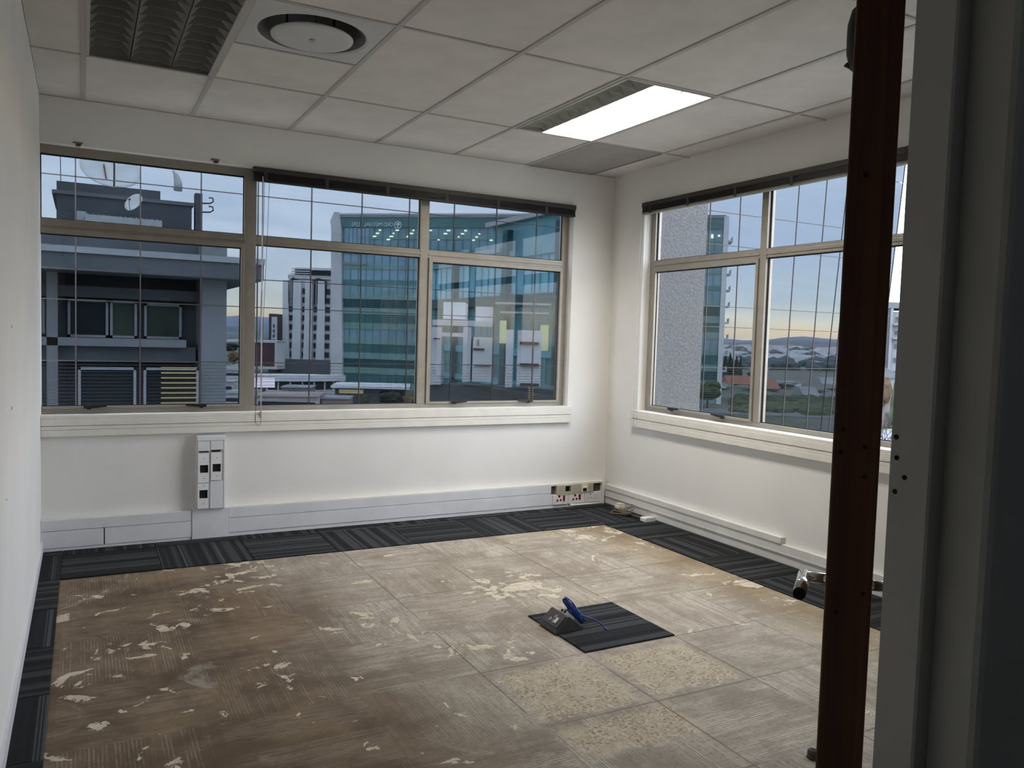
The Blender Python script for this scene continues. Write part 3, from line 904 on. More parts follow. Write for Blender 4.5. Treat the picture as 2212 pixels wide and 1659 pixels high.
# loose cables by the back right corner
KB = thing('loose_cable_bundle', 'tangle of beige cable with a loose ivory socket near the room corner', 'cable', (-.10, -.42, CT))
for k in range(4):
    bm = BM(); path = []
    ph = rnd.random()*6
    for i in range(40):
        a = i/39*2*math.pi*1.6+ph
        path.append(Vector((-.155+.05*math.cos(a)+.012*k, -.44+.085*math.sin(a)-.01*k, CT+.012+.014*k+.008*math.sin(a*2+k))))
    tube(bm, path, .0042, 6); obj('cable_loop', bm, 'cable_beige', KB)
bm = BM(); path = [Vector(p) for p in ((-.12, -.50, .022), (-.10, -.56, .014), (-.085, -.60, .012), (-.075, -.645, .014))]
tube(bm, path, .008, 8); obj('sheath', bm, 'box_charcoal', KB)
bm = BM(); box(bm, (-.172, -.46, .055), (-.115, -.40, .075)); box(bm, (-.168, -.456, .075), (-.160, -.404, .092)); box(bm, (-.128, -.456, .075), (-.120, -.404, .092)); box(bm, (-.16, -.456, .075), (-.128, -.448, .092)); box(bm, (-.16, -.412, .075), (-.128, -.404, .092))
obj('socket_module', bm, 'plate_ivory', KB, .001)
bm = BM(); tube(bm, [(-.10, -.46, .04), (-.075, -.47, .07), (-.055, -.468, .088)], .0035, 6); obj('wire_end', bm, 'cable_beige', KB)
bm = BM()
prism(bm, [(-.125, CT), (-.125, CT+.022), (-.115, CT+.028), (-.031, CT+.028), (-.031, CT)], 1, -.73, -.665)
cs = obj('cable_sleeve', bm, 'plate_white'); tag(cs, 'short white plastic sleeve stub against the right-hand trunking', 'sleeve')
bx_ = BM(); tube(bx_, [(-.37, -.064, .018), (-.345, -.064, .018)], .012, 10); tube(bx_, [(-.345, -.064, .018), (-.06, -.066, .017)], .0095, 10)
cp = obj('conduit_stub', bx_, 'plate_white'); tag(cp, 'short white conduit lying below the corner sockets', 'conduit')

# ------------------------------------------------------------------ door and frame
DT = .019
door = thing('door_1', 'varnished wooden door standing open, seen edge-on', 'door', (-3.2403, -4.9978, .008), math.atan2(.6202, .7845), kind='structure')
def dbox(name, mt, a, b, bev=0., par=None):
    bm = BM(); box(bm, a, b); return obj(name, bm, mt, par or door, bev, local=True)
leaf = dbox('door_leaf', 'door_wood', (0, -DT, 0), (.81, DT, 2.03), .002)
def lever(s):
    bm = BM()
    z_ = .943; xx = .752
    cyl(bm, (xx, s*DT, z_), (xx, s*(DT+.008), z_), .026, 24); rz = obj('rose', bm, 'chrome', door, local=True)
    bm = BM(); cyl(bm, (xx, s*(DT+.006), z_), (xx, s*(DT+.062), z_), .0095, 20); nk = obj('lever_neck', bm, 'chrome', door, local=True)
    bm = BM(); cyl(bm, (xx+.010, s*(DT+.055), z_), (xx-.112, s*(DT+.055), z_), .0108, 24); obj('lever_bar', bm, 'chrome', door, local=True)
    bm = BM(); cyl(bm, (xx-.112, s*(DT+.055), z_), (xx-.1135, s*(DT+.055), z_), .0104, 24); obj('lever_end', bm, 'hole_dark', nk, local=True)
lever(1); lever(-1)
# marks of the removed hinge in the hanging edge
for yy_, zz in ((-.007, 1.268), (-.008, 1.242), (.011, 1.282), (.012, 1.262), (-.012, 1.14), (.009, 1.12)):
    bm = BM(); cyl(bm, (-.0006, yy_, zz), (.004, yy_, zz), .0019, 10); obj('screw_hole', bm, 'hole_dark', door, local=True)
bm = BM(); cyl(bm, (-.0006, .004, 1.50), (.004, .004, 1.50), .0022, 10); obj('knot', bm, 'hole_dark', door, local=True)
# coat hook and pale plate on the inner face of the door
hk = thing('coat_hook', 'black domed coat hook fixed high on the inner face of the door', 'hook', (-3.0, -4.76, 1.7), math.atan2(.6202, .7845))
M_ = Matrix.Translation((-3.2403, -4.9978, .008)) @ Matrix.Rotation(math.atan2(.6202, .7845), 4, 'Z')
def dworld(bm): bmesh.ops.transform(bm, matrix=M_, verts=bm.verts[:])
bm = BM(); lathe(bm, [(0, .017), (.018, .0165), (.034, .012), (.041, .004), (.042, 0), (0, 0)], (0, 0, 0), 28)
bmesh.ops.transform(bm, matrix=Matrix.Translation((.33, DT, 1.728)) @ Matrix.Rotation(-math.pi/2, 4, 'X'), verts=bm.verts[:]); dworld(bm)
obj('dome', bm, 'gasket', hk)
bm = BM(); tube(bm, [(.33, DT+.002, 1.71), (.33, DT+.012, 1.695), (.33, DT+.016, 1.70)], .004, 8); dworld(bm); obj('prong', bm, 'latch_black', hk)
sg = BM(); box(sg, (.30, DT, 1.625), (.42, DT+.005, 1.690)); dworld(sg)
o = obj('door_sign', sg, 'plate_beige'); tag(o, 'small pale plate below the black hook on the door', 'plate')

jb = thing('door_frame', 'grey painted steel door frame at the right edge of the view', 'door frame', (-3.2, -5.07, 0), kind='structure')
bm = BM()
prism(bm, [(-3.241, YF0), (-3.241, -5.066), (-3.2395, -5.068), (-3.2235, -5.068), (-3.2235, -5.1005), (-3.2215, -5.1045), (-3.2175, -5.1065), (-3.212, -5.107),
           (-3.150, -5.107), (-3.146, -5.1045), (-3.146, YF0)], 2, 0, 2.10)
obj('hinge_jamb', bm, 'jamb_paint', jb)
bx('frame_head', 'jamb_paint', jb, (XL+.001, YF0, 2.045), (-3.241, YF1-.002, 2.10), .002)
for y_, z_ in ((-5.038, 1.272), (-5.046, 1.257), (-5.038, 1.244), (-5.0365, 1.289)):
    bm = BM(); cyl(bm, (-3.2416, y_, z_), (-3.238, y_, z_), .0021, 10); obj('screw_hole', bm, 'hole_dark', jb)
ds_ = thing('door_stop', 'small brown floor door stop at the foot of the open door', 'door stop', (-1.70, -3.68, 0))
bm = BM(); lathe(bm, [(0, .030), (.012, .029), (.019, .022), (.020, .004), (.022, 0), (0, 0)], (-1.70, -3.68, 0), 18); obj('rubber', bm, 'bark', ds_)
bm = BM(); lathe(bm, [(0, .034), (.005, .033), (.006, .029), (0, .029)], (-1.70, -3.68, 0), 10); obj('screw', bm, 'screw_steel', ds_)
# small tube light of the passage behind the camera
pl2 = thing('passage_light', 'small cool tube light on the passage ceiling outside the door', 'ceiling light', (-2.6, -6.6, 2.6))
bx('fitting', 'plate_white', pl2, (-3.2, -6.66, 2.56), (-2.0, -6.54, 2.598), .004)
ld = bpy.data.lights.new('passage_tube', 'AREA'); ld.shape = 'RECTANGLE'; ld.size = 1.1; ld.size_y = .08; ld.energy = 2.0; ld.color = (.72, .86, 1.0)
lo = bpy.data.objects.new('passage_tube', ld); COL.objects.link(lo); lo.parent = pl2; lo.location = (0, 0, -.045)

# ================================================================== outside
GZ = -12.6
mat('fac_dark', (.105, .115, .128), .8, var=.12, scale=.6)
mat('fac_mid', (.175, .19, .205), .8, var=.10, scale=.6)
mat('fac_light', (.33, .345, .36), .8, var=.06, scale=.5)
mat('slab_pale', (.52, .54, .56), .7, var=.06, scale=.5)
mat('render_white', (.88, .88, .90), .7, var=.05, scale=.2)
mat('render_offwhite', (.72, .72, .73), .7, var=.08, scale=.2)
mat('metal_sheet', (.62, .64, .63), .5, .2, var=.08, scale=2)
mat('dish_white', (.90, .91, .90), .5, var=.05, scale=1.5)
mat('rust', (.35, .10, .06), .8)
mat('glass_dark', (.030, .040, .048), .3, var=.3, scale=.3, spec=.2)
mat('glass_green', (.085, .115, .085), .3, var=.3, scale=.5, spec=.2)
mat('glass_teal', (.09, .20, .205), .3, var=.25, scale=.12, spec=.2)
mat('glass_blue', (.26, .42, .49), .3, var=.2, scale=.1, spec=.2)
mat('glass_sky', (.32, .50, .61), .3, var=.15, scale=.1, spec=.2)  # brighter blue: mirrored sky put into the base colour
mat('spandrel_teal', (.25, .41, .39), .3, var=.12, scale=.1, spec=.2)
mat('spandrel_dark', (.12, .27, .27), .3, var=.15, scale=.1, spec=.2)
mat('mullion_dark', (.05, .09, .10), .5)
mat('sign_white', (.85, .88, .88), .6)
mat('board_red', (.10, .045, .055), .5, var=.3, scale=.15)
mat('roof_red', (.42, .17, .11), .8, var=.15, scale=.3)
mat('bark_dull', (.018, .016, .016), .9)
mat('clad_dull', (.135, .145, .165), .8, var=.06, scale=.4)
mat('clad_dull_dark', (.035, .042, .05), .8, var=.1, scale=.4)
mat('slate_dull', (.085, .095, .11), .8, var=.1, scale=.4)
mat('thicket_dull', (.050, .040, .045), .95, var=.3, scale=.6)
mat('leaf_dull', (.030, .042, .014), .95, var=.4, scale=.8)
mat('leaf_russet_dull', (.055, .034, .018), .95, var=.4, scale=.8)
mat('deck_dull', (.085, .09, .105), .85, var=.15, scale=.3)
mat('wing_blue', (.30, .62, .74), .35, var=.15, scale=.15, spec=.12)
mat('wing_teal', (.12, .31, .32), .35, var=.3, scale=.2, spec=.12)
mat('wing_mid', (.20, .46, .52), .35, var=.2, scale=.2, spec=.12)
mat('wing_dark', (.05, .12, .135), .4, var=.2, scale=.3, spec=.12)
mat('roof_pink', (.50, .36, .33), .8, var=.12, scale=.3)
mat('roof_grey', (.38, .39, .40), .8, var=.12, scale=.2)
mat('asphalt', (.20, .205, .215), .9, var=.15, scale=.1)
mat('tree_dark', (.030, .045, .036), .95, var=.5, scale=.8)
mat('tree_green', (.070, .105, .050), .95, var=.45, scale=.8)
mat('tree_autumn', (.20, .135, .075), .95, var=.4, scale=.8)
mat('tree_bare', (.10, .085, .08), .9)
mat('hedge_brown', (.19, .165, .17), .95, var=.3, scale=.4)
emat('office_lamp', (1.0, .97, .75), 10)
emat('screen_glow', (.92, .80, .95), 6.8)
emat('lit_blind', (1.0, .80, .45), 2.6)
emat('lit_room', (.92, 1.0, .62), 3.4)

g, out = newmat('land')
co = g.coord(); x, y, z = g.sep(co)
a = g.noise(co, .012, 5, .6); b = g.noise(co, .05, 5, .65)
c = g.mix(g.ss(a, .42, .58), (.085, .105, .060), (.17, .165, .13))
c = g.mix(g.ss(b, .52, .62, 0, .6), c, (.20, .205, .21))
bsdf(g, out, c, .95)
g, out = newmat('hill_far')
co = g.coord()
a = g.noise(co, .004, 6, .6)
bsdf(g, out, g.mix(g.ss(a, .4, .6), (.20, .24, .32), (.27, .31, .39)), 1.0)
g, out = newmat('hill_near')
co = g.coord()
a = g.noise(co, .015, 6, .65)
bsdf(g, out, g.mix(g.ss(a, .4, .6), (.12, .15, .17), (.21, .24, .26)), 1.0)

bm = BM(); box(bm, (-900, 6, GZ-.5), (2600, 2600, GZ))
tag(obj('ground', bm, 'land'), 'green and grey valley floor below the windows', 'ground', kind='structure')
def ridge(name, mt, prof, d, depth, label):
    """range of hills: crest heights surveyed in px along the horizon at distance d, with a real back slope"""
    bm = BM(); rows = []
    n = 60
    for i in range(n+1):
        u = prof[0][0] + (prof[-1][0]-prof[0][0])*i/n
        for (u0, v0), (u1, v1) in zip(prof, prof[1:]):
            if u0 <= u <= u1:
                v = v0+(v1-v0)*(u-u0)/(u1-u0); break
        top = atd(u, v + rnd.uniform(-1.2, 1.2), d)
        foot = atd(u, v, d*.72); foot.z = GZ-1
        mid = foot.lerp(top, .5); mid.z = GZ + (top.z-GZ)*.42 + rnd.uniform(-2, 2)
        back = atd(u, v, d+depth); back.z = GZ-1
        rows.append([bm.verts.new(p) for p in (foot, mid, top, back)])
    for a, b in zip(rows, rows[1:]):
        for k in range(3):
            f = bm.faces.new((a[k], b[k], b[k+1], a[k+1])); f.smooth = True
        bm.faces.new((a[3], b[3], b[0], a[0]))
    bmesh.ops.recalc_face_normals(bm, faces=bm.faces[:])
    return tag(obj(name, bm, mt), label, 'hill', kind='structure')
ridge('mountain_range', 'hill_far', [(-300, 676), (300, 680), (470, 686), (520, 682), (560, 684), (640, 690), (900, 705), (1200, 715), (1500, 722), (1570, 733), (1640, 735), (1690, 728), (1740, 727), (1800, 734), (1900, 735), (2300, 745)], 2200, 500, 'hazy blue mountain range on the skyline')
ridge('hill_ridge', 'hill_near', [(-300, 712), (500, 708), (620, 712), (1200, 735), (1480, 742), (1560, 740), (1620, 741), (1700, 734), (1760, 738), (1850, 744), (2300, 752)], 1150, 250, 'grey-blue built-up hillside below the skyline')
# scattered suburb on the hillside: too small and many to count
bm = BM()
for i in range(420):
    u = rnd.uniform(1480, 1960); d = rnd.uniform(560, 900)
    b0 = atd(u, 745, d); zz = GZ + (d-560)/340*9
    s1, s2, hh = rnd.uniform(5, 15), rnd.uniform(5, 9), rnd.uniform(2.5, 5)
    box(bm, (b0.x-s1/2, b0.y-s2/2, zz-6), (b0.x+s1/2, b0.y+s2/2, zz+hh))
tag(obj('distant_suburb', bm, 'render_offwhite'), 'scatter of tiny pale houses on the far hillside', 'suburb', kind='stuff')
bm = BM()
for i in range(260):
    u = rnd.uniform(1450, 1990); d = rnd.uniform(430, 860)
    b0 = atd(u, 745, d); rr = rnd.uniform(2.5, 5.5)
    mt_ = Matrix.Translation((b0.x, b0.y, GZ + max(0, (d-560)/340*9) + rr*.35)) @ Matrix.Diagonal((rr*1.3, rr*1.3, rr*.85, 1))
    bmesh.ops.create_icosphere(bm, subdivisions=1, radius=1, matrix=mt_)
mat('scrub_hazed', (.10, .125, .13), .95, var=.3, scale=.05)  # bluish grey puts distance haze into the scrub's base colour
tag(obj('distant_woods', bm, 'scrub_hazed'), 'dark scrub and treetops spread below the far hillside', 'woods', kind='stuff')

# ---- trees
def crown(bm, c, rx, rz, n, seed, detail=2):
    r = random.Random(seed)
    for k in range(n):
        a = r.uniform(0, 6.28); q = r.uniform(0, .55)
        p = Vector((c[0]+rx*q*math.cos(a), c[1]+rx*q*math.sin(a), c[2]+rz*r.uniform(-.5, .5)))
        s_ = r.uniform(.4, .62)
        before = len(bm.verts)
        res = bmesh.ops.create_icosphere(bm, subdivisions=detail, radius=1, matrix=Matrix.Translation(p) @ Matrix.Diagonal((rx*s_, rx*s_, rz*s_, 1)))
        for v in res['verts']:
            v.co += (v.co-p)*r.uniform(-.22, .22)
def tree(u, v_top, d, width_px, mt, label, group, seed, conif=False):
    """u, v_top: where its top shows; stands on the valley floor at distance d"""
    top = atd(u, v_top, d); h = top.z-GZ; rx = width_px/FPX*d/2
    base = (top.x, top.y, GZ)
    t = thing('tree', label, 'tree', base, group=group)
    bm = BM(); tube(bm, [(base[0], base[1], GZ), (base[0]+.1, base[1], GZ+h*.5)], [max(.12, rx*.09), max(.08, rx*.05)], 6); obj('trunk', bm, 'bark', t)
    bm = BM()
    if conif:
        for k in range(6):
            q = k/5
            res = bmesh.ops.create_cone(bm, cap_ends=True, segments=9, radius1=rx*(1-.75*q), radius2=rx*.12*(1-q)+.02, depth=h*.26,
                                        matrix=Matrix.Translation((base[0], base[1], GZ+h*(.25+.62*q))))
            for v in res['verts']: v.co += Vector((rnd.uniform(-1, 1), rnd.uniform(-1, 1), rnd.uniform(-1, 1)))*rx*.14
    else:
        crown(bm, (base[0], base[1], GZ+h*.62), rx, h*.40, 9, seed)
    obj('crown', bm, mt, t)
    return t

# ---- dark grey office block to the left (nearest neighbour)
YB = 28.0
def PB(u, v, yy=YB):
    d = FV + RV*((u-1106)/FPX) - UV*((v-829.5)/FPX)
    t_ = (yy-CAM.y)/d.y
    return CAM + d*t_
def rect(u0, v0, u1, v1, yy=YB):
    """x and z extents on the plane y = yy of a px rectangle (corner heights averaged)"""
    a, b = PB(u0, v0, yy), PB(u1, v1, yy)
    return min(a.x, b.x), min(a.z, b.z), max(a.x, b.x), max(a.z, b.z)
DB = thing('office_block', 'dark grey office block with dishes on its roof, behind the left window', 'building', (-4, 33, GZ))
def blk(name, mt, x0, x1, z0, z1, y0, y1, par=DB, bev=0.): return bx(name, mt, par, (x0, y0, z0), (x1, y1, z1), bev)
blk('lower_wall', 'fac_mid', -11, .25, GZ, -2.6, 27.4, 44)
blk('wall', 'fac_dark', -11, .25, -2.6, 3.6, 29.4, 44)
blk('corner_pier', 'fac_light', .20, 1.12, GZ, 4.7, 27.6, 30.5)
blk('rear_wall', 'fac_mid', .25, 1.0, GZ, 4.2, 30.5, 44)
blk('roof_slab', 'fac_mid', -11, 2.25, 3.20, 3.82, 26.2, 44)
blk('slab_edge', 'slab_pale', -11, 2.27, 3.80, 4.02, 26.1, 26.3)
blk('parapet', 'fac_mid', -11, 1.0, 3.82, 4.95, 28.6, 28.9)
blk('beam', 'fac_dark', -11, .22, 2.35, 2.75, 28.2, 29.4)
blk('sill_band', 'fac_light', -11, -.30, .55, .85, 28.0, 29.3)
blk('lower_sill', 'fac_mid', -11, .1, -.05, .55, 28.5, 29.3)
blk('column', 'fac_light', -5.0, -4.65, GZ, 3.2, 28.0, 28.4)
blk('column', 'fac_mid', -6.4, -5.9, GZ, 3.2, 27.6, 28.2)
def dwin(x0, x1, z0, z1, gm, y=29.25, par=DB):
    f = bmesh.new()
    for a, b in (((x0, y-.12, z0), (x0+.09, y+.1, z1)), ((x1-.09, y-.12, z0), (x1, y+.1, z1)), ((x0, y-.12, z0), (x1, y+.1, z0+.09)), ((x0, y-.12, z1-.09), (x1, y+.1, z1))): box(f, a, b)
    wn = obj('window', f, 'slab_pale', par)
    bx('pane', gm, wn, (x0+.05, y-.02, z0+.05), (x1-.05, y+.02, z1-.05))
dwin(-4.35, -2.98, .86, 2.30, 'glass_dark')
dwin(-2.92, -1.98, .86, 2.30, 'glass_green')
dwin(-1.72, -.36, .86, 2.24, 'glass_green')
dwin(-6.2, -5.1, .86, 2.30, 'glass_dark')
bx('transom_light', 'lit_room', DB, (-1.10, 29.2, 2.50), (-.42, 29.3, 2.66))
# lower floor: half lit blinds
for k in range(9):
    zz = -1.75+k*.19
    bx('blind_slat', 'lit_blind', DB, (-1.25, 27.30, zz), (.02, 27.36, zz+.055))
dwin(-4.0, -2.1, -2.2, -.2, 'glass_dark', 27.42)
dwin(-1.85, .08, -2.3, -.2, 'glass_dark', 27.42)
# roof plant room, dishes, antennas
PRM = 'fac_dark'
blk('plant_room', PRM, -4.75, .20, 4.4, 6.55, 31.0, 36)
blk('plant_room_step', PRM, -4.75, -1.0, 6.55, 6.95, 31.2, 36)
blk('roof_edge', 'fac_mid', -4.9, .28, 6.42, 6.56, 30.9, 36.1)
blk('riser_duct', 'fac_dark', .34, .62, 4.2, 7.0, 31.0, 31.5)
blk('cooling_unit', 'metal_sheet', -3.75, -1.02, 4.5, 5.60, 30.0, 30.8, bev=.02)
for k in range(14):
    xx = -3.8+k*.19
    blk('sheet_rib', 'metal_sheet', xx+.1, xx+.14, 4.5, 5.63, 29.96, 30.0)
blk('vent_box', 'slab_pale', -4.05, -3.72, 4.4, 5.75, 30.4, 30.7)
bx('small_window', 'glass_teal', DB, (-.62, 30.95, 4.5), (-.05, 31.02, 5.15))
bm = BM(); tube(bm, [(-4.6, 31, 6.9), (-4.62, 31, 8.6)], .015, 5); obj('aerial', bm, 'tree_bare', DB)
for zz in (6.62, 6.25):
    bm = BM(); tube(bm, [(.60, 31.2, zz), (.95, 31.2, zz+.03), (1.08, 31.2, zz+.12), (1.06, 31.2, zz+.26), (.9, 31.2, zz+.27)], .03, 6); obj('pipe_bracket', bm, 'tree_bare', DB)
bm = BM(); tube(bm, [(1.9, 33, 4.0), (1.9, 33, 5.3)], .02, 5); obj('aerial', bm, 'tree_bare', DB)
def dish(c, r, tilt, yaw, label, name='satellite_dish', deep=.28):
    t = thing(name, label, 'dish', c)
    mt_ = Matrix.Translation(c) @ Matrix.Rotation(yaw, 4, 'Z') @ Matrix.Rotation(tilt, 4, 'X')
    bm = BM()
    lathe(bm, [(0, 0), (r*.35, r*deep*.14), (r*.7, r*deep*.5), (r, r*deep), (r*1.0, r*deep+.03), (r*.7, r*deep*.5+.04), (r*.35, r*deep*.14+.04), (0, .04)], (0, 0, 0), 32)
    bmesh.ops.transform(bm, matrix=mt_, verts=bm.verts[:]); bowl = obj('bowl', bm, 'dish_white', t)
    bm = BM(); tube(bm, [(0, -r*.95, r*deep), (0, -r*.5, r*.75), (0, -.1*r, r*.95)], r*.03, 6); tube(bm, [(0, -.1*r, r*.95), (0, 0, r*.85)], r*.09, 8)
    bmesh.ops.transform(bm, matrix=mt_, verts=bm.verts[:]); obj('feed_arm', bm, 'tree_bare', t)
    bm = BM(); p = mt_ @ Vector((0, 0, -.02)); tube(bm, [p, p+Vector((0, .25*r, -.35*r)), p+Vector((0, .25*r, -1.15*r))], r*.06, 6); obj('mast', bm, 'screw_steel', t)
    return t, mt_
# big dish seen from behind and below
bc = PB(238, 352, 31.5)
t, mt_ = dish((bc.x, 32.2, 7.55), 1.15, math.radians(48), math.radians(8), 'large white satellite dish on top of the dark plant room')
bm = BM(); tube(bm, [(-.18, -.75, 1.15*.28*.42-.03), (-.18, .75, 1.15*.28*.42-.03)], .03, 5)
bmesh.ops.transform(bm, matrix=mt_, verts=bm.verts[:]); obj('rust_streak', bm, 'rust', t)
sc0 = PB(294, 442, 30.2)
dish((sc0.x, 30.2, sc0.z), .40, math.radians(62), math.radians(-48), 'small white satellite dish in front of the plant room wall', deep=.35)
# curved cowl on the roof
for (u0, v0, u1, v1, mt_, lab) in ((372, 366, 384, 412, 'metal_sheet', 'curved pale cowl rising from the roof edge of the dark block'),):
    p0, p1 = PB(u1, v1, 30.8), PB(u0, v0, 30.8)
    bm = BM(); tube(bm, [p0, p0.lerp(p1, .4)+Vector((.10, 0, .0)), p0.lerp(p1, .75)+Vector((.09, 0, 0)), p1], [.17, .16, .10, .01], 8)
    o = obj('roof_cowl', bm, mt_); tag(o, lab, 'cowl')

# ---- long teal glass tower
TL, TR_ = atd(722, 715, 200.0), atd(1554, 741, 183.0)
TL.z = TR_.z = GZ
tv = (TR_-TL); TW_ = tv.length; ta = math.atan2(tv.y, tv.x)
TG = thing('glass_tower', 'long teal glass office tower with mirrored white sign, across the valley', 'building', TL, ta)
def tb(name, mt, x0, x1, y0, y1, z0, z1, par=TG, bev=0.):
    bm = BM(); box(bm, (x0, y0, z0), (x1, y1, z1)); return obj(name, bm, mt, par, bev, local=True)
HT = 43.0      # height above the valley floor
tb('core', 'glass_teal', .6, TW_-.6, .4, 24, 0, HT-1.6)
nf_ = 11; fh = (HT-2.5)/nf_
for k in range(nf_):
    z0 = k*fh
    up = k >= 7
    tb('spandrel', 'spandrel_teal' if k % 2 == 0 or not up else 'spandrel_dark', .3, TW_-.3, -.15, .5, z0, z0+fh*(.42 if k < 7 else .30))
    tb('glazing', ('glass_teal', 'wing_dark', 'glass_teal', 'glass_blue')[k % 4] if k < 6 else ('glass_sky' if k in (7, 8) else 'glass_blue'), .3, TW_-.3, .0, .5, z0+fh*(.42 if k < 7 else .30), z0+fh)
tb('sign_band', 'spandrel_dark', .0, TW_, -.3, .6, HT-3.3, HT-.9)
tb('roof_edge', 'fac_light', -.3, TW_+.3, -.5, 24.3, HT-.9, HT-.2)
tb('roof_edge', 'render_offwhite', .5, TW_-4, 2, 20, HT-.2, HT+.5)
nm = 46
for k in range(1, nm):
    tb('mullion', 'spandrel_dark', TW_*k/nm-.035, TW_*k/nm+.035, -.19, .1, 0, HT-3.3)
# white curved blade at its left end
bm = BM()
L = []
for i in range(13):
    u = i/12; zz = HT*u
    wv = 1.6 - .9*math.sin(u*math.pi*.9)*.6
    L.append((zz, wv))
pts = [(-1.3, 0)] + [(-.9+.5*(1-q/HT), q) for q, _ in L[1:-1]] + [(-1.2, HT-2), (-.2, HT+.3), (1.0, HT+.3)] + [(1.6+1.2*(1-q/HT), q) for q, _ in L[::-1][1:-1]] + [(3.2, 0)]
prism(bm, pts, 1, -.9, 6)
obj('blade_wall', bm, 'render_offwhite', TG, local=True)
tb('clear_corner', 'fac_light', 1.6, 8.5, -.35, .2, HT-12.5, HT-11.9)
for k in range(6):
    tb('corner_pane', 'glass_sky', 2.6+k*1.05, 3.5+k*1.05, -.32, -.05, HT-8.6, HT-3.6)
# right end frame with balconies
tb('end_frame', 'render_white', TW_-.2, TW_+.9, -.6, 12, 0, HT-.5)
for k in range(1, nf_):
    b_ = tb('balcony', 'render_offwhite', TW_+.9, TW_+1.9, -.4, 5, k*fh, k*fh+.3)
    tb('railing', 'slab_pale', TW_+1.8, TW_+1.9, -.4, 5, k*fh+.3, k*fh+1.2, b_)
# ceiling lamps glowing behind the top-floor glass
bm = BM()
for r_ in range(9):
    for q in range(4):
        xx = 9+r_*4.3+q*.75; zz = HT-6.4+q*.75
        if rnd.random() < .82: box(bm, (xx, -.30, zz), (xx+rnd.uniform(.4, 1.0), -.2, zz+.30))
for r_ in range(30):
    xx = 50+r_*1.5; box(bm, (xx, -.30, HT-5.0+rnd.uniform(-.6, .5)), (xx+.5, -.2, HT-4.75+rnd.uniform(-.1, .5)))
o = obj('ceiling_lamps', bm, 'office_lamp', TG, local=True); o['kind'] = 'stuff'
# mirrored sign
def textmesh(name, body, size, width, x, z, mt, par, y=-.38):
    cu = bpy.data.curves.new(name, 'FONT'); cu.body = body; cu.size = size; cu.extrude = .06
    to = bpy.data.objects.new(name, cu); COL.objects.link(to)
    dg = bpy.context.evaluated_depsgraph_get()
    me = bpy.data.meshes.new_from_object(to.evaluated_get(dg))
    bpy.data.objects.remove(to)
    bm = BM(); bm.from_mesh(me)
    wd = max(v.co.x for v in bm.verts)-min(v.co.x for v in bm.verts)
    bmesh.ops.transform(bm, matrix=Matrix.Translation((x, y, z)) @ Matrix.Diagonal((-width/wd, 1, 1, 1)) @ Matrix.Rotation(math.pi/2, 4, 'X'), verts=bm.verts[:])
    bmesh.ops.recalc_face_normals(bm, faces=bm.faces[:])
    return obj(name, bm, mt, par, local=True)
px2m = 200/FPX
def tx(u): return (u-722)*px2m*1.02
textmesh('sign_lettering_and_double', 'OLD MUTUAL', 1.30, tx(849)-tx(786), tx(849), HT-3.05, 'sign_white', TG)
textmesh('sign_lettering_and_double', 'UAL', 1.7, tx(776)-tx(757), tx(776), HT-3.15, 'sign_white', TG)  # doubled image from refraction in the glass, built as extra letters
bm = BM()
cx0, cz0, rr = tx(859), HT-2.75, .95
for k in range(28):
    a0, a1 = 2*math.pi*k/28, 2*math.pi*(k+1)/28
    if 20 <= k <= 21: continue
    prism(bm, [(cx0+rr*math.cos(a0), cz0+rr*math.sin(a0)), (cx0+rr*math.cos(a1), cz0+rr*math.sin(a1)), (cx0+rr*.80*math.cos(a1), cz0+rr*.80*math.sin(a1)), (cx0+rr*.80*math.cos(a0), cz0+rr*.80*math.sin(a0))], 1, -.44, -.36)
for a in (0.25, 1.0, 1.57, 2.14, 2.9):
    p = (cx0+.72*rr*math.cos(a), cz0+.72*rr*math.sin(a)); n_ = (-math.sin(a)*.14, math.cos(a)*.14)
    prism(bm, [(cx0, cz0-.05), (p[0]*.6+cx0*.4+n_[0], p[1]*.6+cz0*.4+n_[1]), p, (p[0]*.6+cx0*.4-n_[0], p[1]*.6+cz0*.4-n_[1])], 1, -.44, -.36)
prism(bm, [(cx0-.10, cz0), (cx0+.10, cz0), (cx0+.16, cz0-rr*.62), (cx0+.45, cz0-rr*.8), (cx0-.45, cz0-rr*.8), (cx0-.16, cz0-rr*.62)], 1, -.44, -.36)
obj('tree_emblem', bm, 'sign_white', TG, local=True)

# ---- white tower with bowed piers
WP = atd(612, 715, 262.0); WP.z = GZ
WQ = atd(730, 717, 262.0)
wv_ = Vector((WQ.x-WP.x, WQ.y-WP.y, 0)); wa_ = math.atan2(wv_.y, wv_.x); WW = wv_.length
WTW = thing('white_tower', 'white high-rise with bowed piers left of the teal glass tower', 'building', WP, wa_)
def wb(name, mt, x0, x1, y0, y1, z0, z1, par=WTW):
    bm = BM(); box(bm, (x0, y0, z0), (x1, y1, z1)); return obj(name, bm, mt, par, local=True)
HW = 33.5
wb('core', 'render_offwhite', 1.2, WW, .8, 14, 0, HW-3)
wb('podium', 'fac_mid', -.2, WW, -1.5, 10, 0, 4.5)
for (a, b_, lean) in ((-.3, 1.9, -.6), (3.3, 6.2, .8), (7.2, 9.9, 1.0), (11.3, 14.0, 1.0)):
    bm = BM(); pts = []
    n = 10
    for i in range(n+1):
        u = i/n; pts.append((a + 1.6*math.sin(u*math.pi*.5)*lean*.3 - lean*.6, HW*u*.90))
    for i in range(n, -1, -1):
        u = i/n; pts.append((b_ + 1.6*math.sin(u*math.pi*.5)*lean*.3 - lean*.6 - .5*u, HW*u*.90))
    prism(bm, pts, 1, -.6, 1.2); obj('bowed_pier', bm, 'render_white', WTW, local=True)
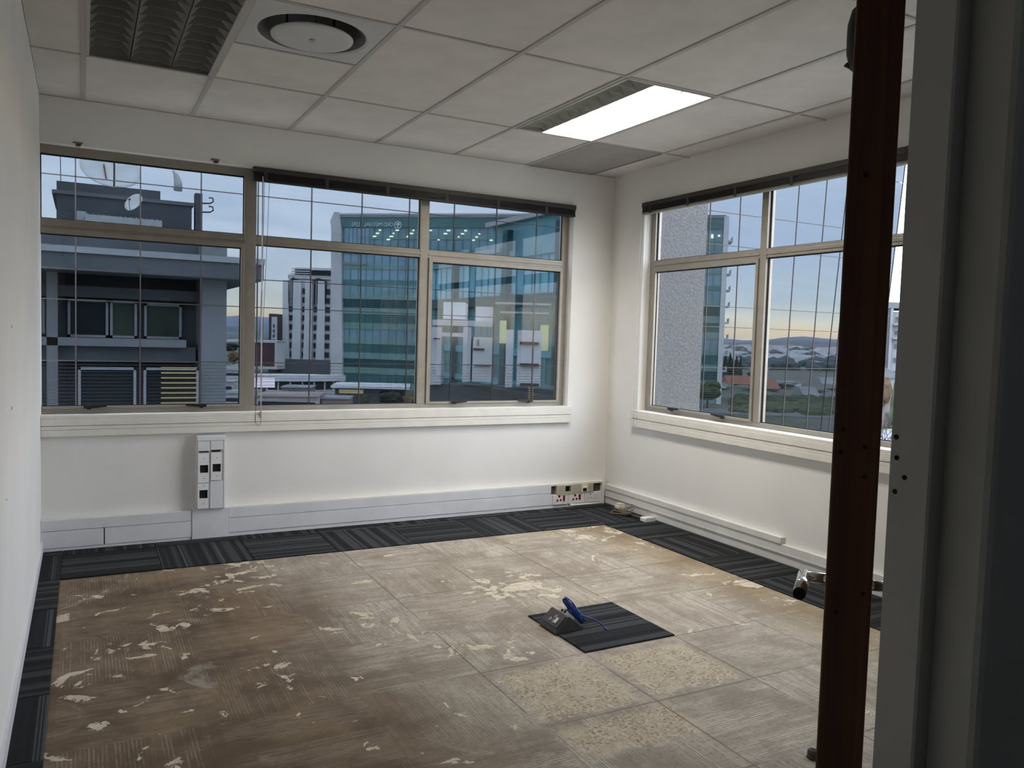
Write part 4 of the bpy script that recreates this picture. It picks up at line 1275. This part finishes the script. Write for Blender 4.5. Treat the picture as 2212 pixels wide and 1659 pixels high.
for k in range(8):
    z0 = 5.2+k*2.95
    for (a, b_) in ((1.6, 3.4), (5.9, 7.3), (9.7, 11.4), (13.4, 15.0)):
        f = wb('window', 'fac_light', a, b_, .55, .9, z0, z0+1.9)
        wb('pane', 'glass_dark', a+.12, (a+b_)/2-.06, .45, .6, z0+.1, z0+1.75, f)
        wb('pane', 'glass_dark', (a+b_)/2+.06, b_-.12, .45, .6, z0+.1, z0+1.75, f)
for (a, b_) in ((1.6, 4.2), (8.6, 13.6)):
    bm = BM(); pts = [(a, HW*.68), (b_, HW*.68), (b_+.3, HW*.9), ((a+b_)/2, HW*.93), (a+.5, HW*.9)]
    prism(bm, pts, 1, -.2, 1.0); obj('top_glazing', bm, 'glass_dark', WTW, local=True)
    for q in range(1, 5):
        wb('glazing_bar', 'render_white', a+(b_-a)*q/5-.08, a+(b_-a)*q/5+.08, -.3, -.15, HW*.68, HW*.9)
wb('crown', 'render_offwhite', 1.2, WW, .2, 13, HW-2.8, HW-1.5)
wb('crown', 'fac_light', 3.0, 8.5, 2, 12, HW-1.5, HW+.9)
wb('crown_band', 'glass_dark', 9.0, WW, -.1, 12, HW-1.5, HW+.1)
wb('crown_roof', 'render_white', 8.6, WW, -.5, 12, HW+.1, HW+.9)
for k in range(3): wb('crown_fin', 'render_white', 2.2+k*.2, 8.8, -.3, 1.9, HW-1.2+k*.75, HW-.95+k*.75)
# dark annexe with upright sign board
AN = thing('dark_annexe', 'dark annexe with a pale upright panel beside the white tower', 'building', atd(586, 715, 258.0), wa_)
AN.location.z = GZ; ORG[AN.name] = Matrix.Translation(AN.location) @ Matrix.Rotation(wa_, 4, 'Z')
def ab(name, mt, x0, x1, y0, y1, z0, z1, par=None):
    bm = BM(); box(bm, (x0, y0, z0), (x1, y1, z1)); return obj(name, bm, mt, par or AN, local=True)
ab('body', 'board_red', -.8, 1.6, 0, 10, 0, 19)
ab('panel', 'render_offwhite', .2, 1.9, -.5, 0, 1.5, 18)
for k in range(7): ab('panel_mark', 'fac_dark', .7, 1.3, -.62, -.5, 5+k*1.6, 6+k*1.6)

# glossy dark red hall
RH = thing('dark_red_hall', 'low dark red glazed hall with pale frame left of the white tower', 'building', atd(520, 715, 236.0), wa_)
RH.location.z = GZ
def rb(name, mt, x0, x1, y0, y1, z0, z1):
    bm = BM(); box(bm, (x0, y0, z0), (x1, y1, z1)); return obj(name, bm, mt, RH, local=True)
rb('glazed_front', 'board_red', 0, 10.2, 0, 8, 3.0, 10.0)
rb('frame', 'render_offwhite', 10.2, 10.9, -.4, 8, 2.6, 10.6); rb('frame', 'render_offwhite', -4, 10.9, -.4, 8, 10.0, 10.7); rb('frame', 'render_offwhite', -4, 10.9, -.6, 8, 2.2, 3.0)

# ---- curved podium building and odds and ends in the middle distance
CPc = atd(640, 800, 176.0); CPc.z = GZ
CPD = thing('curved_podium', 'low curved podium building with a band of windows, below the white tower', 'building', CPc)
def arcwall(name, mt, r0, r1, z0, z1, a0=math.radians(185), a1=math.radians(325), n=26):
    bm = BM(); rows = []
    for i in range(n+1):
        a = a0+(a1-a0)*i/n
        rows.append([bm.verts.new((r*math.cos(a)*1.25, r*math.sin(a)*.8, z)) for r, z in ((r0, z0), (r1, z0), (r1, z1), (r0, z1))])
    for a, b in zip(rows, rows[1:]):
        for k in range(4): bm.faces.new((a[k], b[k], b[(k+1) % 4], a[(k+1) % 4]))
    bm.faces.new(rows[0]); bm.faces.new(rows[-1][::-1])
    bmesh.ops.recalc_face_normals(bm, faces=bm.faces[:])
    return obj(name, bm, mt, CPD, local=True)
arcwall('base_wall', 'render_offwhite', 2, 9.0, 0, 1.3); arcwall('window_band', 'glass_dark', 2, 8.6, 1.3, 3.2)
arcwall('roof_ring', 'render_white', 1, 9.6, 3.2, 4.4)
for k in range(11):
    a = math.radians(188+13.4*k)
    bm = BM(); box(bm, (8.7*1.25*math.cos(a)-.15, 8.7*.8*math.sin(a)-.2, 1.3), (8.7*1.25*math.cos(a)+.15, 8.7*.8*math.sin(a)+.1, 3.2)); obj('window_post', bm, 'render_offwhite', CPD, local=True)
def simple(name, label, cat, u, v0, v1, w_px, d, depth, mt, parts=(), rot=None, z0=None):
    """block whose face shows between v0 (top) and v1 (foot) at distance d"""
    top, bot = atd(u, v0, d), atd(u, v1, d)
    zb_ = GZ if z0 is None else z0
    w_ = w_px/FPX*d
    t = thing(name, label, cat, (top.x, top.y, zb_), rot if rot is not None else math.radians(-22))
    h = top.z-zb_
    bm = BM(); box(bm, (-w_/2, 0, 0), (w_/2, depth, h)); obj('body', bm, mt, t, local=True)
    for nm, m2, x0, x1, y0, y1, q0, q1 in parts:
        bm = BM(); box(bm, (x0*w_, y0, q0*h), (x1*w_, y1, q1*h)); obj(nm, bm, m2, t, local=True)
    return t, w_, h
SCR = thing('video_billboard', 'bright pink-white video billboard on a mast at the left of the podium', 'billboard', atd(571, 860, 150.0))
c_ = atd(571, 826, 150.0)
SCR.location.z = GZ; ORG[SCR.name] = Matrix.Translation(SCR.location)
bx('screen', 'screen_glow', SCR, (c_.x-1.9, c_.y-.15, c_.z-.95), (c_.x+1.9, c_.y+.05, c_.z+.95))
bx('casing', 'fac_dark', SCR, (c_.x-2.0, c_.y+.05, c_.z-1.05), (c_.x+2.0, c_.y+.5, c_.z+1.05))
bx('mast', 'fac_dark', SCR, (c_.x-.3, c_.y+.1, GZ), (c_.x+.3, c_.y+.5, c_.z))
simple('low_shop', 'flat pinkish roofed shop block at the foot of the middle window', 'building', 620, 857, 900, 130, 128, 9, 'render_offwhite',
       (('roof', 'roof_pink', -.52, .52, -.6, 9.5, 1.0, 1.06), ('shopfront', 'glass_dark', -.46, .46, -.1, .1, .15, .75)))
simple('grey_shed', 'grey shed with a teal doorway below the curved podium', 'building', 640, 838, 880, 62, 150, 6, 'fac_light',
       (('roof', 'roof_grey', -.52, .52, -.4, 6.4, 1.0, 1.07), ('doorway', 'glass_teal', -.25, .2, -.1, .1, .05, .85)))
simple('canopy_hall', 'long low hall with a white curved canopy before the teal tower', 'building', 800, 838, 880, 150, 158, 9, 'fac_mid',
       (('canopy', 'render_white', -.54, .56, -2.5, 9, 1.0, 1.16), ('lit_front', 'lit_blind', -.44, -.10, -.1, .1, .62, .86), ('doorway', 'glass_dark', .14, .26, -.1, .1, 0, .9), ('shopfront', 'glass_dark', .3, .48, -.1, .1, .1, .8)))
simple('brick_kiosk', 'small brown kiosk below the white canopy', 'building', 725, 862, 900, 60, 132, 5, 'roof_pink', (('roof', 'roof_grey', -.53, .53, -.4, 5.3, 1.0, 1.08),))
for k, (u, v, d, w_, m_, lab) in enumerate((
        (596, 846, 146, 34, 'tree_green', 'green bushy tree beside the video billboard'),
        (845, 846, 150, 44, 'tree_dark', 'dark tree standing before the canopy hall'),
        (880, 850, 140, 30, 'tree_autumn', 'russet tree at the right end of the canopy hall'),
        (792, 852, 134, 34, 'tree_green', 'green tree in front of the long low hall'),
        (500, 740, 420, 46, 'tree_dark', 'dark distant tree seen past the corner of the grey block'),
        (505, 758, 300, 30, 'tree_autumn', 'brown tree lower down past the corner of the grey block'))):
    tree(u, v, d, w_, m_, lab, 'trees around the podium', 40+k)
for k, (u, v, d, w_, lab) in enumerate(((500, 800, 210, 40, 'pale flat-roofed building past the grey block, uppermost of three'), (488, 826, 160, 30, 'pale flat-roofed building past the grey block, middle of three'), (500, 850, 135, 36, 'pale flat-roofed building past the grey block, lowest of three'))):
    simple('flat_roofed_building', lab, 'building', u, v, v+18, w_, d, 8, 'render_offwhite', (('roof', 'roof_grey', -.53, .53, -.4, 8.4, 1.0, 1.05), ('window', 'glass_dark', -.4, .4, -.1, .1, .55, .75)))

# ---- reflection of a white building modelled as solid blocks, and the teal glass wing (right-hand bay)
NWa, NWb = atd(918, 724, 84.0), atd(1240, 731, 60.0)
NWa.z = NWb.z = GZ
nv = NWb-NWa; NWL = nv.length; na = math.atan2(nv.y, nv.x)
NW = thing('glass_wing', 'near blue-green glass wing with dark columns, behind the right-hand bay', 'building', NWa, na)
def nb(name, mt, x0, x1, y0, y1, z0, z1, par=NW):
    bm = BM(); box(bm, (x0*NWL, y0, z0), (x1*NWL, y1, z1)); return obj(name, bm, mt, par, local=True)
ZT = 1.36-GZ
nb('lower_glazing', 'wing_teal', 0, 1.02, .0, 8, 0, ZT+2.6)
nb('beam', 'wing_dark', -.01, 1.02, -.4, 8, ZT+2.6, ZT+3.5)
nb('upper_glazing', 'wing_blue', 0, 1.02, .0, 8, ZT+3.5, ZT+6.6)
nb('upper_beam', 'wing_mid', -.01, 1.02, -.3, 8, ZT+6.6, ZT+7.2)
nb('top_glazing', 'wing_mid', .52, 1.02, .0, 8, ZT+7.2, ZT+9.6)
nb('roof_edge', 'slab_pale', -.01, .60, -.5, 8.2, ZT+7.2, ZT+7.6)
nb('roof_edge', 'slab_pale', .50, 1.03, -.5, 8.2, ZT+9.6, ZT+10.0)
for q, wd in ((.27, .012), (.62, .03), (.92, .07)): nb('dark_column', 'wing_dark', q, q+wd, -.55, .2, 0, ZT+9.0 if q > .5 else ZT+7.0)
for k in range(1, 22):
    if k not in (6, 14): nb('mullion', 'wing_mid', k/22-.0018, k/22+.0018, -.12, .05, 0, ZT+6.6)
nb('floor_band', 'wing_mid', 0, 1.0, -.2, .05, ZT-1.6, ZT-1.0)
nb('floor_band', 'wing_mid', 0, 1.0, -.2, .05, ZT-4.3, ZT-3.7)
WH = thing('reflected_white_house', 'reflected white cubic building with slot windows, modelled before the teal glass wing', 'building', atd(1010, 760, 52.0), math.atan2(RV.y, RV.x))
WH.location.z = GZ; ORG[WH.name] = Matrix.Translation(WH.location) @ Matrix.Rotation(math.atan2(RV.y, RV.x), 4, 'Z')
inv = ORG[WH.name].inverted()
def whb(name, mt, u0, v0, u1, v1, d, depth, par=None):
    d *= .80; depth *= .8
    a, b = inv @ atd(u0, v0, d), inv @ atd(u1, v1, d)
    bm = BM(); box(bm, (min(a.x, b.x), a.y, min(a.z, b.z)), (max(a.x, b.x), a.y+depth, max(a.z, b.z)))
    return obj(name, bm, mt, par or WH, local=True)
WHI = 'render_white'
whb('reflected_upper_block', WHI, 958, 652, 1004, 690, 67, 4); whb('reflected_upper_block', WHI, 1028, 662, 1066, 700, 66, 4)
whb('roof_slab', WHI, 934, 690, 1064, 706, 65, 5)
whb('side_wall', WHI, 932, 706, 951, 832, 65, 3); whb('cross_wall', WHI, 951, 718, 1002, 728, 65, 3)
whb('pier', WHI, 1001, 706, 1015, 826, 65, 3)
b1_ = whb('reflected_slot_block', WHI, 1022, 728, 1062, 826, 64.6, 3)
whb('slot', 'hole_dark', 1023, 752, 1046, 757, 64.5, .3, b1_); whb('slot', 'fac_light', 1030, 733, 1035, 746, 64.5, .3, b1_); whb('slot', 'hole_dark', 1024, 788, 1060, 791, 64.5, .3, b1_)
whb('slot', 'hole_dark', 937, 730, 950, 733, 64.6, .3)
whb('thin_pier', WHI, 1094, 712, 1106, 838, 62, 2)
b2_ = whb('slot_tower', WHI, 1119, 713, 1167, 836, 60, 4)
for v in (738, 785, 828): whb('slot', 'hole_dark', 1124, v, 1164, v+7, 59.8, .4, b2_)
whb('terrace_slab', 'slab_pale', 1070, 652, 1190, 660, 63, 6); whb('terrace_slab', 'slab_pale', 1080, 672, 1186, 679, 62, 6)
whb('railing', 'fac_light', 1125, 690, 1190, 693, 61, .3); whb('railing', 'fac_light', 1125, 700, 1190, 702, 61, .3)
whb('lit_window', 'lit_room', 1080, 692, 1093, 742, 62.5, .4); whb('lit_window', 'lit_room', 1168, 702, 1184, 758, 61, .4)
for k in range(6): whb('lit_louvre', 'lit_blind', 1141, 838+k*5, 1153, 840+k*5, 57, .3)
whb('base', 'fac_mid', 925, 832, 1200, 900, 66, 4)
# planted terrace ledge of our own building, below the window
bm = BM()
prism(bm, [(.4, 30), (7.6, 30), (6.4, 9), (.4, 9)], 2, -3.2, -2.6)
tag(obj('roof_terrace', bm, 'roof_grey'), 'grey flat roof terrace just below the right-hand bay', 'terrace', kind='structure')

# ---- right-hand view: houses, trees, fields, apartment block
def house(u, v_eave, d, w_px, roofmt, wallmt, label, group, h=5.0, rot=-.5, zbase=None):
    p = atd(u, v_eave, d); w_ = w_px/FPX*d
    t = thing('house', label, 'house', (p.x, p.y, GZ), rot, group=group)
    hh = p.z-GZ
    bm = BM(); box(bm, (-w_/2, -3, 0), (w_/2, 5, hh)); wl = obj('walls', bm, wallmt, t, local=True)
    bm = BM(); prism(bm, [(-3.5, hh), (5.5, hh), (1, hh+2.6)], 0, -w_/2-.4, w_/2+.4); obj('roof', bm, roofmt, t, local=True)
    nw = max(2, int(w_/4))
    for k in range(nw):
        xx = -w_/2 + w_*(k+.5)/nw
        bm = BM(); box(bm, (xx-.6, -3.08, hh*.45), (xx+.6, -2.9, hh*.75)); obj('window', bm, 'glass_dark', t, local=True)
    return t
hg = 'houses beyond the glass tower'
house(1600, 829, 262, 64, 'roof_red', 'render_white', 'white house with red tiled roof beside the dark conifers', hg)
house(1655, 838, 250, 40, 'roof_red', 'render_offwhite', 'smaller red-roofed house right of the big red-roofed one', hg)
simple('white_flats', 'white flat-roofed block of flats behind the bushes', 'building', 1706, 826, 860, 50, 270, 10, 'render_white',
       (('roof', 'fac_light', -.52, .52, -.3, 10.3, 1.0, 1.05), ('window', 'glass_dark', -.35, -.15, -.1, .1, .55, .75), ('window', 'glass_dark', .1, .3, -.1, .1, .55, .75)), rot=-.5)
house(1745, 856, 225, 30, 'roof_grey', 'render_white', 'small white house with grey roof in front of the flats', hg)
house(1640, 800, 420, 30, 'roof_grey', 'render_offwhite', 'pale house high up behind the conifers', hg)
house(1785, 830, 300, 28, 'roof_grey', 'render_offwhite', 'pale house at the right end of the middle pane', hg)
for k, (u, v, d, w_, m_, con, lab) in enumerate((
        (1568, 766, 300, 22, 'tree_dark', True, 'dark conifer nearest the glass tower, first of the tall group'),
        (1578, 764, 302, 26, 'tree_dark', True, 'dark conifer, tallest of the group beside the tower'),
        (1592, 770, 298, 22, 'tree_dark', True, 'dark conifer, third of the group beside the tower'),
        (1600, 768, 304, 16, 'tree_dark', True, 'slim dark conifer at the right end of the tall group'),
        (1632, 800, 290, 44, 'tree_dark', False, 'dark broad tree right of the conifers above the red roof'),
        (1560, 836, 240, 40, 'tree_dark', False, 'dark bush below the foot of the glass tower'),
        (1622, 838, 236, 42, 'tree_green', False, 'green bush in front of the red-roofed house'),
        (1690, 828, 256, 60, 'tree_dark', False, 'broad dark tree before the white flats'),
        (1670, 840, 238, 34, 'tree_green', False, 'green tree between red roof and white flats'),
        (1770, 842, 240, 44, 'tree_green', False, 'green tree right of the small white house'),
        (1800, 838, 250, 30, 'tree_autumn', False, 'russet tree beside the door edge'),
        (1530, 820, 170, 60, 'tree_green', False, 'green tree growing in front of the tower foot'))):
    tree(u, v, d, w_, m_, lab, 'trees beyond the glass tower', 80+k, con)
# hedge bank and access road
bm = BM()
for i in range(160):
    u = rnd.uniform(1590, 1830); d = rnd.uniform(160, 205); p = atd(u, 800, d); r_ = rnd.uniform(.8, 1.7)
    bmesh.ops.create_icosphere(bm, subdivisions=1, radius=1, matrix=Matrix.Translation((p.x, p.y, GZ+r_*.25)) @ Matrix.Diagonal((r_*1.5, r_*1.5, r_*.8, 1)))
tag(obj('hedge_bank', bm, 'tree_green'), 'bank of rough green shrubs across the foot of the right-hand view', 'shrubs', kind='stuff')
p0, p1 = atd(1450, 890, 160), atd(1990, 905, 150)
bm = BM(); a_ = math.atan2(p1.y-p0.y, p1.x-p0.x)
prism(bm, [(p0.x, p0.y), (p1.x, p1.y), (p1.x+6, p1.y+9), (p0.x+6, p0.y+9)], 2, GZ, GZ+.15)
tag(obj('access_road', bm, 'asphalt'), 'grey access road below the shrub bank', 'road', kind='structure')
# apartment block seen through the gap right of the door
AP = atd(1900, 745, 190.0); AP.z = GZ
APT = thing('apartment_block', 'pale apartment block with balconies, seen in the gap beside the door', 'building', AP, -.62)
def apb(name, mt, x0, x1, y0, y1, z0, z1, par=None):
    bm = BM(); box(bm, (x0, y0, z0), (x1, y1, z1)); return obj(name, bm, mt, par or APT, local=True)
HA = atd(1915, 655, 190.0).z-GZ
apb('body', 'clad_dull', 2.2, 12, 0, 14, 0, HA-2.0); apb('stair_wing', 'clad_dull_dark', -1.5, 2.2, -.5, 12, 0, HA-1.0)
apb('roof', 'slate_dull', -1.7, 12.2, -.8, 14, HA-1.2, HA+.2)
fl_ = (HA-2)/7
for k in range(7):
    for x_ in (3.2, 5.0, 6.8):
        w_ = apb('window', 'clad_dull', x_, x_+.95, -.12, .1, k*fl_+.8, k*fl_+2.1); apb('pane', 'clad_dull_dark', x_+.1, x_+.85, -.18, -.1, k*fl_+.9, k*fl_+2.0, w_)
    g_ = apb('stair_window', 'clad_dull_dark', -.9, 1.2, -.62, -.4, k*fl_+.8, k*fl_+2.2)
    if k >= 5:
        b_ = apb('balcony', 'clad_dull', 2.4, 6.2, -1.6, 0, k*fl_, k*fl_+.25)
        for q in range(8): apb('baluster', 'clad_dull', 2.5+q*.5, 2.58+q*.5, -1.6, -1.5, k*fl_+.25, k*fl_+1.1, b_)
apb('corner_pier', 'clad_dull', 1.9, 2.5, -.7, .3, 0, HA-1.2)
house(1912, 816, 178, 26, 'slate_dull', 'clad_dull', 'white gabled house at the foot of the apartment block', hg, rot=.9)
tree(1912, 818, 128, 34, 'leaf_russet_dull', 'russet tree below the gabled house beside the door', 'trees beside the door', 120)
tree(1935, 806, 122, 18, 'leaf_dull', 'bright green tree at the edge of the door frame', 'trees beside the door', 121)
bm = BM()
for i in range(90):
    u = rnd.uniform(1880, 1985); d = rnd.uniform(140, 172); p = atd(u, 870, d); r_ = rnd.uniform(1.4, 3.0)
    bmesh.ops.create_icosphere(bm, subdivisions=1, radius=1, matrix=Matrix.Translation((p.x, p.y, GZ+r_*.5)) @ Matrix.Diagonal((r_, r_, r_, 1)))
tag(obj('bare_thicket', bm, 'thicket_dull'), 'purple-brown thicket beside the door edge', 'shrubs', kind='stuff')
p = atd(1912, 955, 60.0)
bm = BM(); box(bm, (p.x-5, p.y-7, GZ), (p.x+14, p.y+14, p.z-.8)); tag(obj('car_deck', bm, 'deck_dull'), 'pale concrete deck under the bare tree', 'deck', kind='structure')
bt_ = thing('bare_tree', 'small leafless tree on the pale deck beside the door', 'tree', (p.x, p.y, p.z-.8))
bm = BM()
def grow(a, dirv, ln, r_, lev):
    b = a + dirv*ln
    tube(bm, [a, b], [r_, r_*.65], 5, False)
    if lev:
        for q in range(3):
            nd_ = (dirv + Vector((rnd.uniform(-.7, .7), rnd.uniform(-.7, .7), rnd.uniform(-.1, .4)))).normalized()
            grow(b, nd_, ln*.74, r_*.6, lev-1)
grow(Vector((p.x, p.y, p.z-.85)), Vector((0, 0, 1)), .55, .06, 0)
for q in range(5):
    a = q*1.26
    grow(Vector((p.x, p.y, p.z-.32)), Vector((.5*math.cos(a), .5*math.sin(a), .8)).normalized(), .62, .04, 3)
obj('branches', bm, 'bark_dull', bt_)

# ------------------------------------------------------------------ rendered fin and the glass screen outside our own windows
bm = BM(); box(bm, (WT+.001, -.02, -6), (.975, .34, 5)); f_ = obj('facade_fin', bm, 'render_grey')
tag(f_, 'rough grey rendered fin outside the corner of the room', 'pier', kind='structure')
YS = 1.2; SP = .4262
vx = [-3.878+SP*k for k in range(-3, 22)]
hz = [-.75, 1.092, 1.535, 1.757, 2.42, 2.77, 3.42, 4.1]
GS = thing('window_3', 'frameless tinted glass screen hung outside the whole facade', 'glass screen', (0, YS, -.75), kind='structure')
jw = .0045
def lean(x, z): return x + max(0., (x-2.6)/2.5)*(z-2.2)*.10
for i in range(len(vx)-1):
    for j in range(len(hz)-1):
        bm = BM()
        x0, x1, z0, z1 = vx[i]+jw, vx[i+1]-jw, hz[j]+jw*.7, hz[j+1]-jw*.7
        prism(bm, [(lean(x0, z0), z0), (lean(x1, z0), z0), (lean(x1, z1), z1), (lean(x0, z1), z1)], 1, YS-.005, YS+.005)
        obj('pane', bm, 'skin_glass_frit' if j == 0 else 'skin_glass', GS)
for x_ in vx:
    bm = BM(); prism(bm, [(lean(x_-jw, hz[0]), hz[0]), (lean(x_+jw, hz[0]), hz[0]), (lean(x_+jw, hz[-1]), hz[-1]), (lean(x_-jw, hz[-1]), hz[-1])], 1, YS-.0055, YS+.0055)
    obj('joint', bm, 'skin_joint', GS)
for z_ in hz:
    bx('joint', 'skin_joint', GS, (vx[0], YS-.0055, z_-jw*.7), (vx[-1]+.05, YS+.0055, z_+jw*.7))
bm = BM(); tube(bm, [(4.32, YS+.05, 4.1), (4.03, YS+.05, .68), (3.95, YS+.05, -.75)], .006, 6)
obj('stay_cable', bm, 'skin_joint', GS)
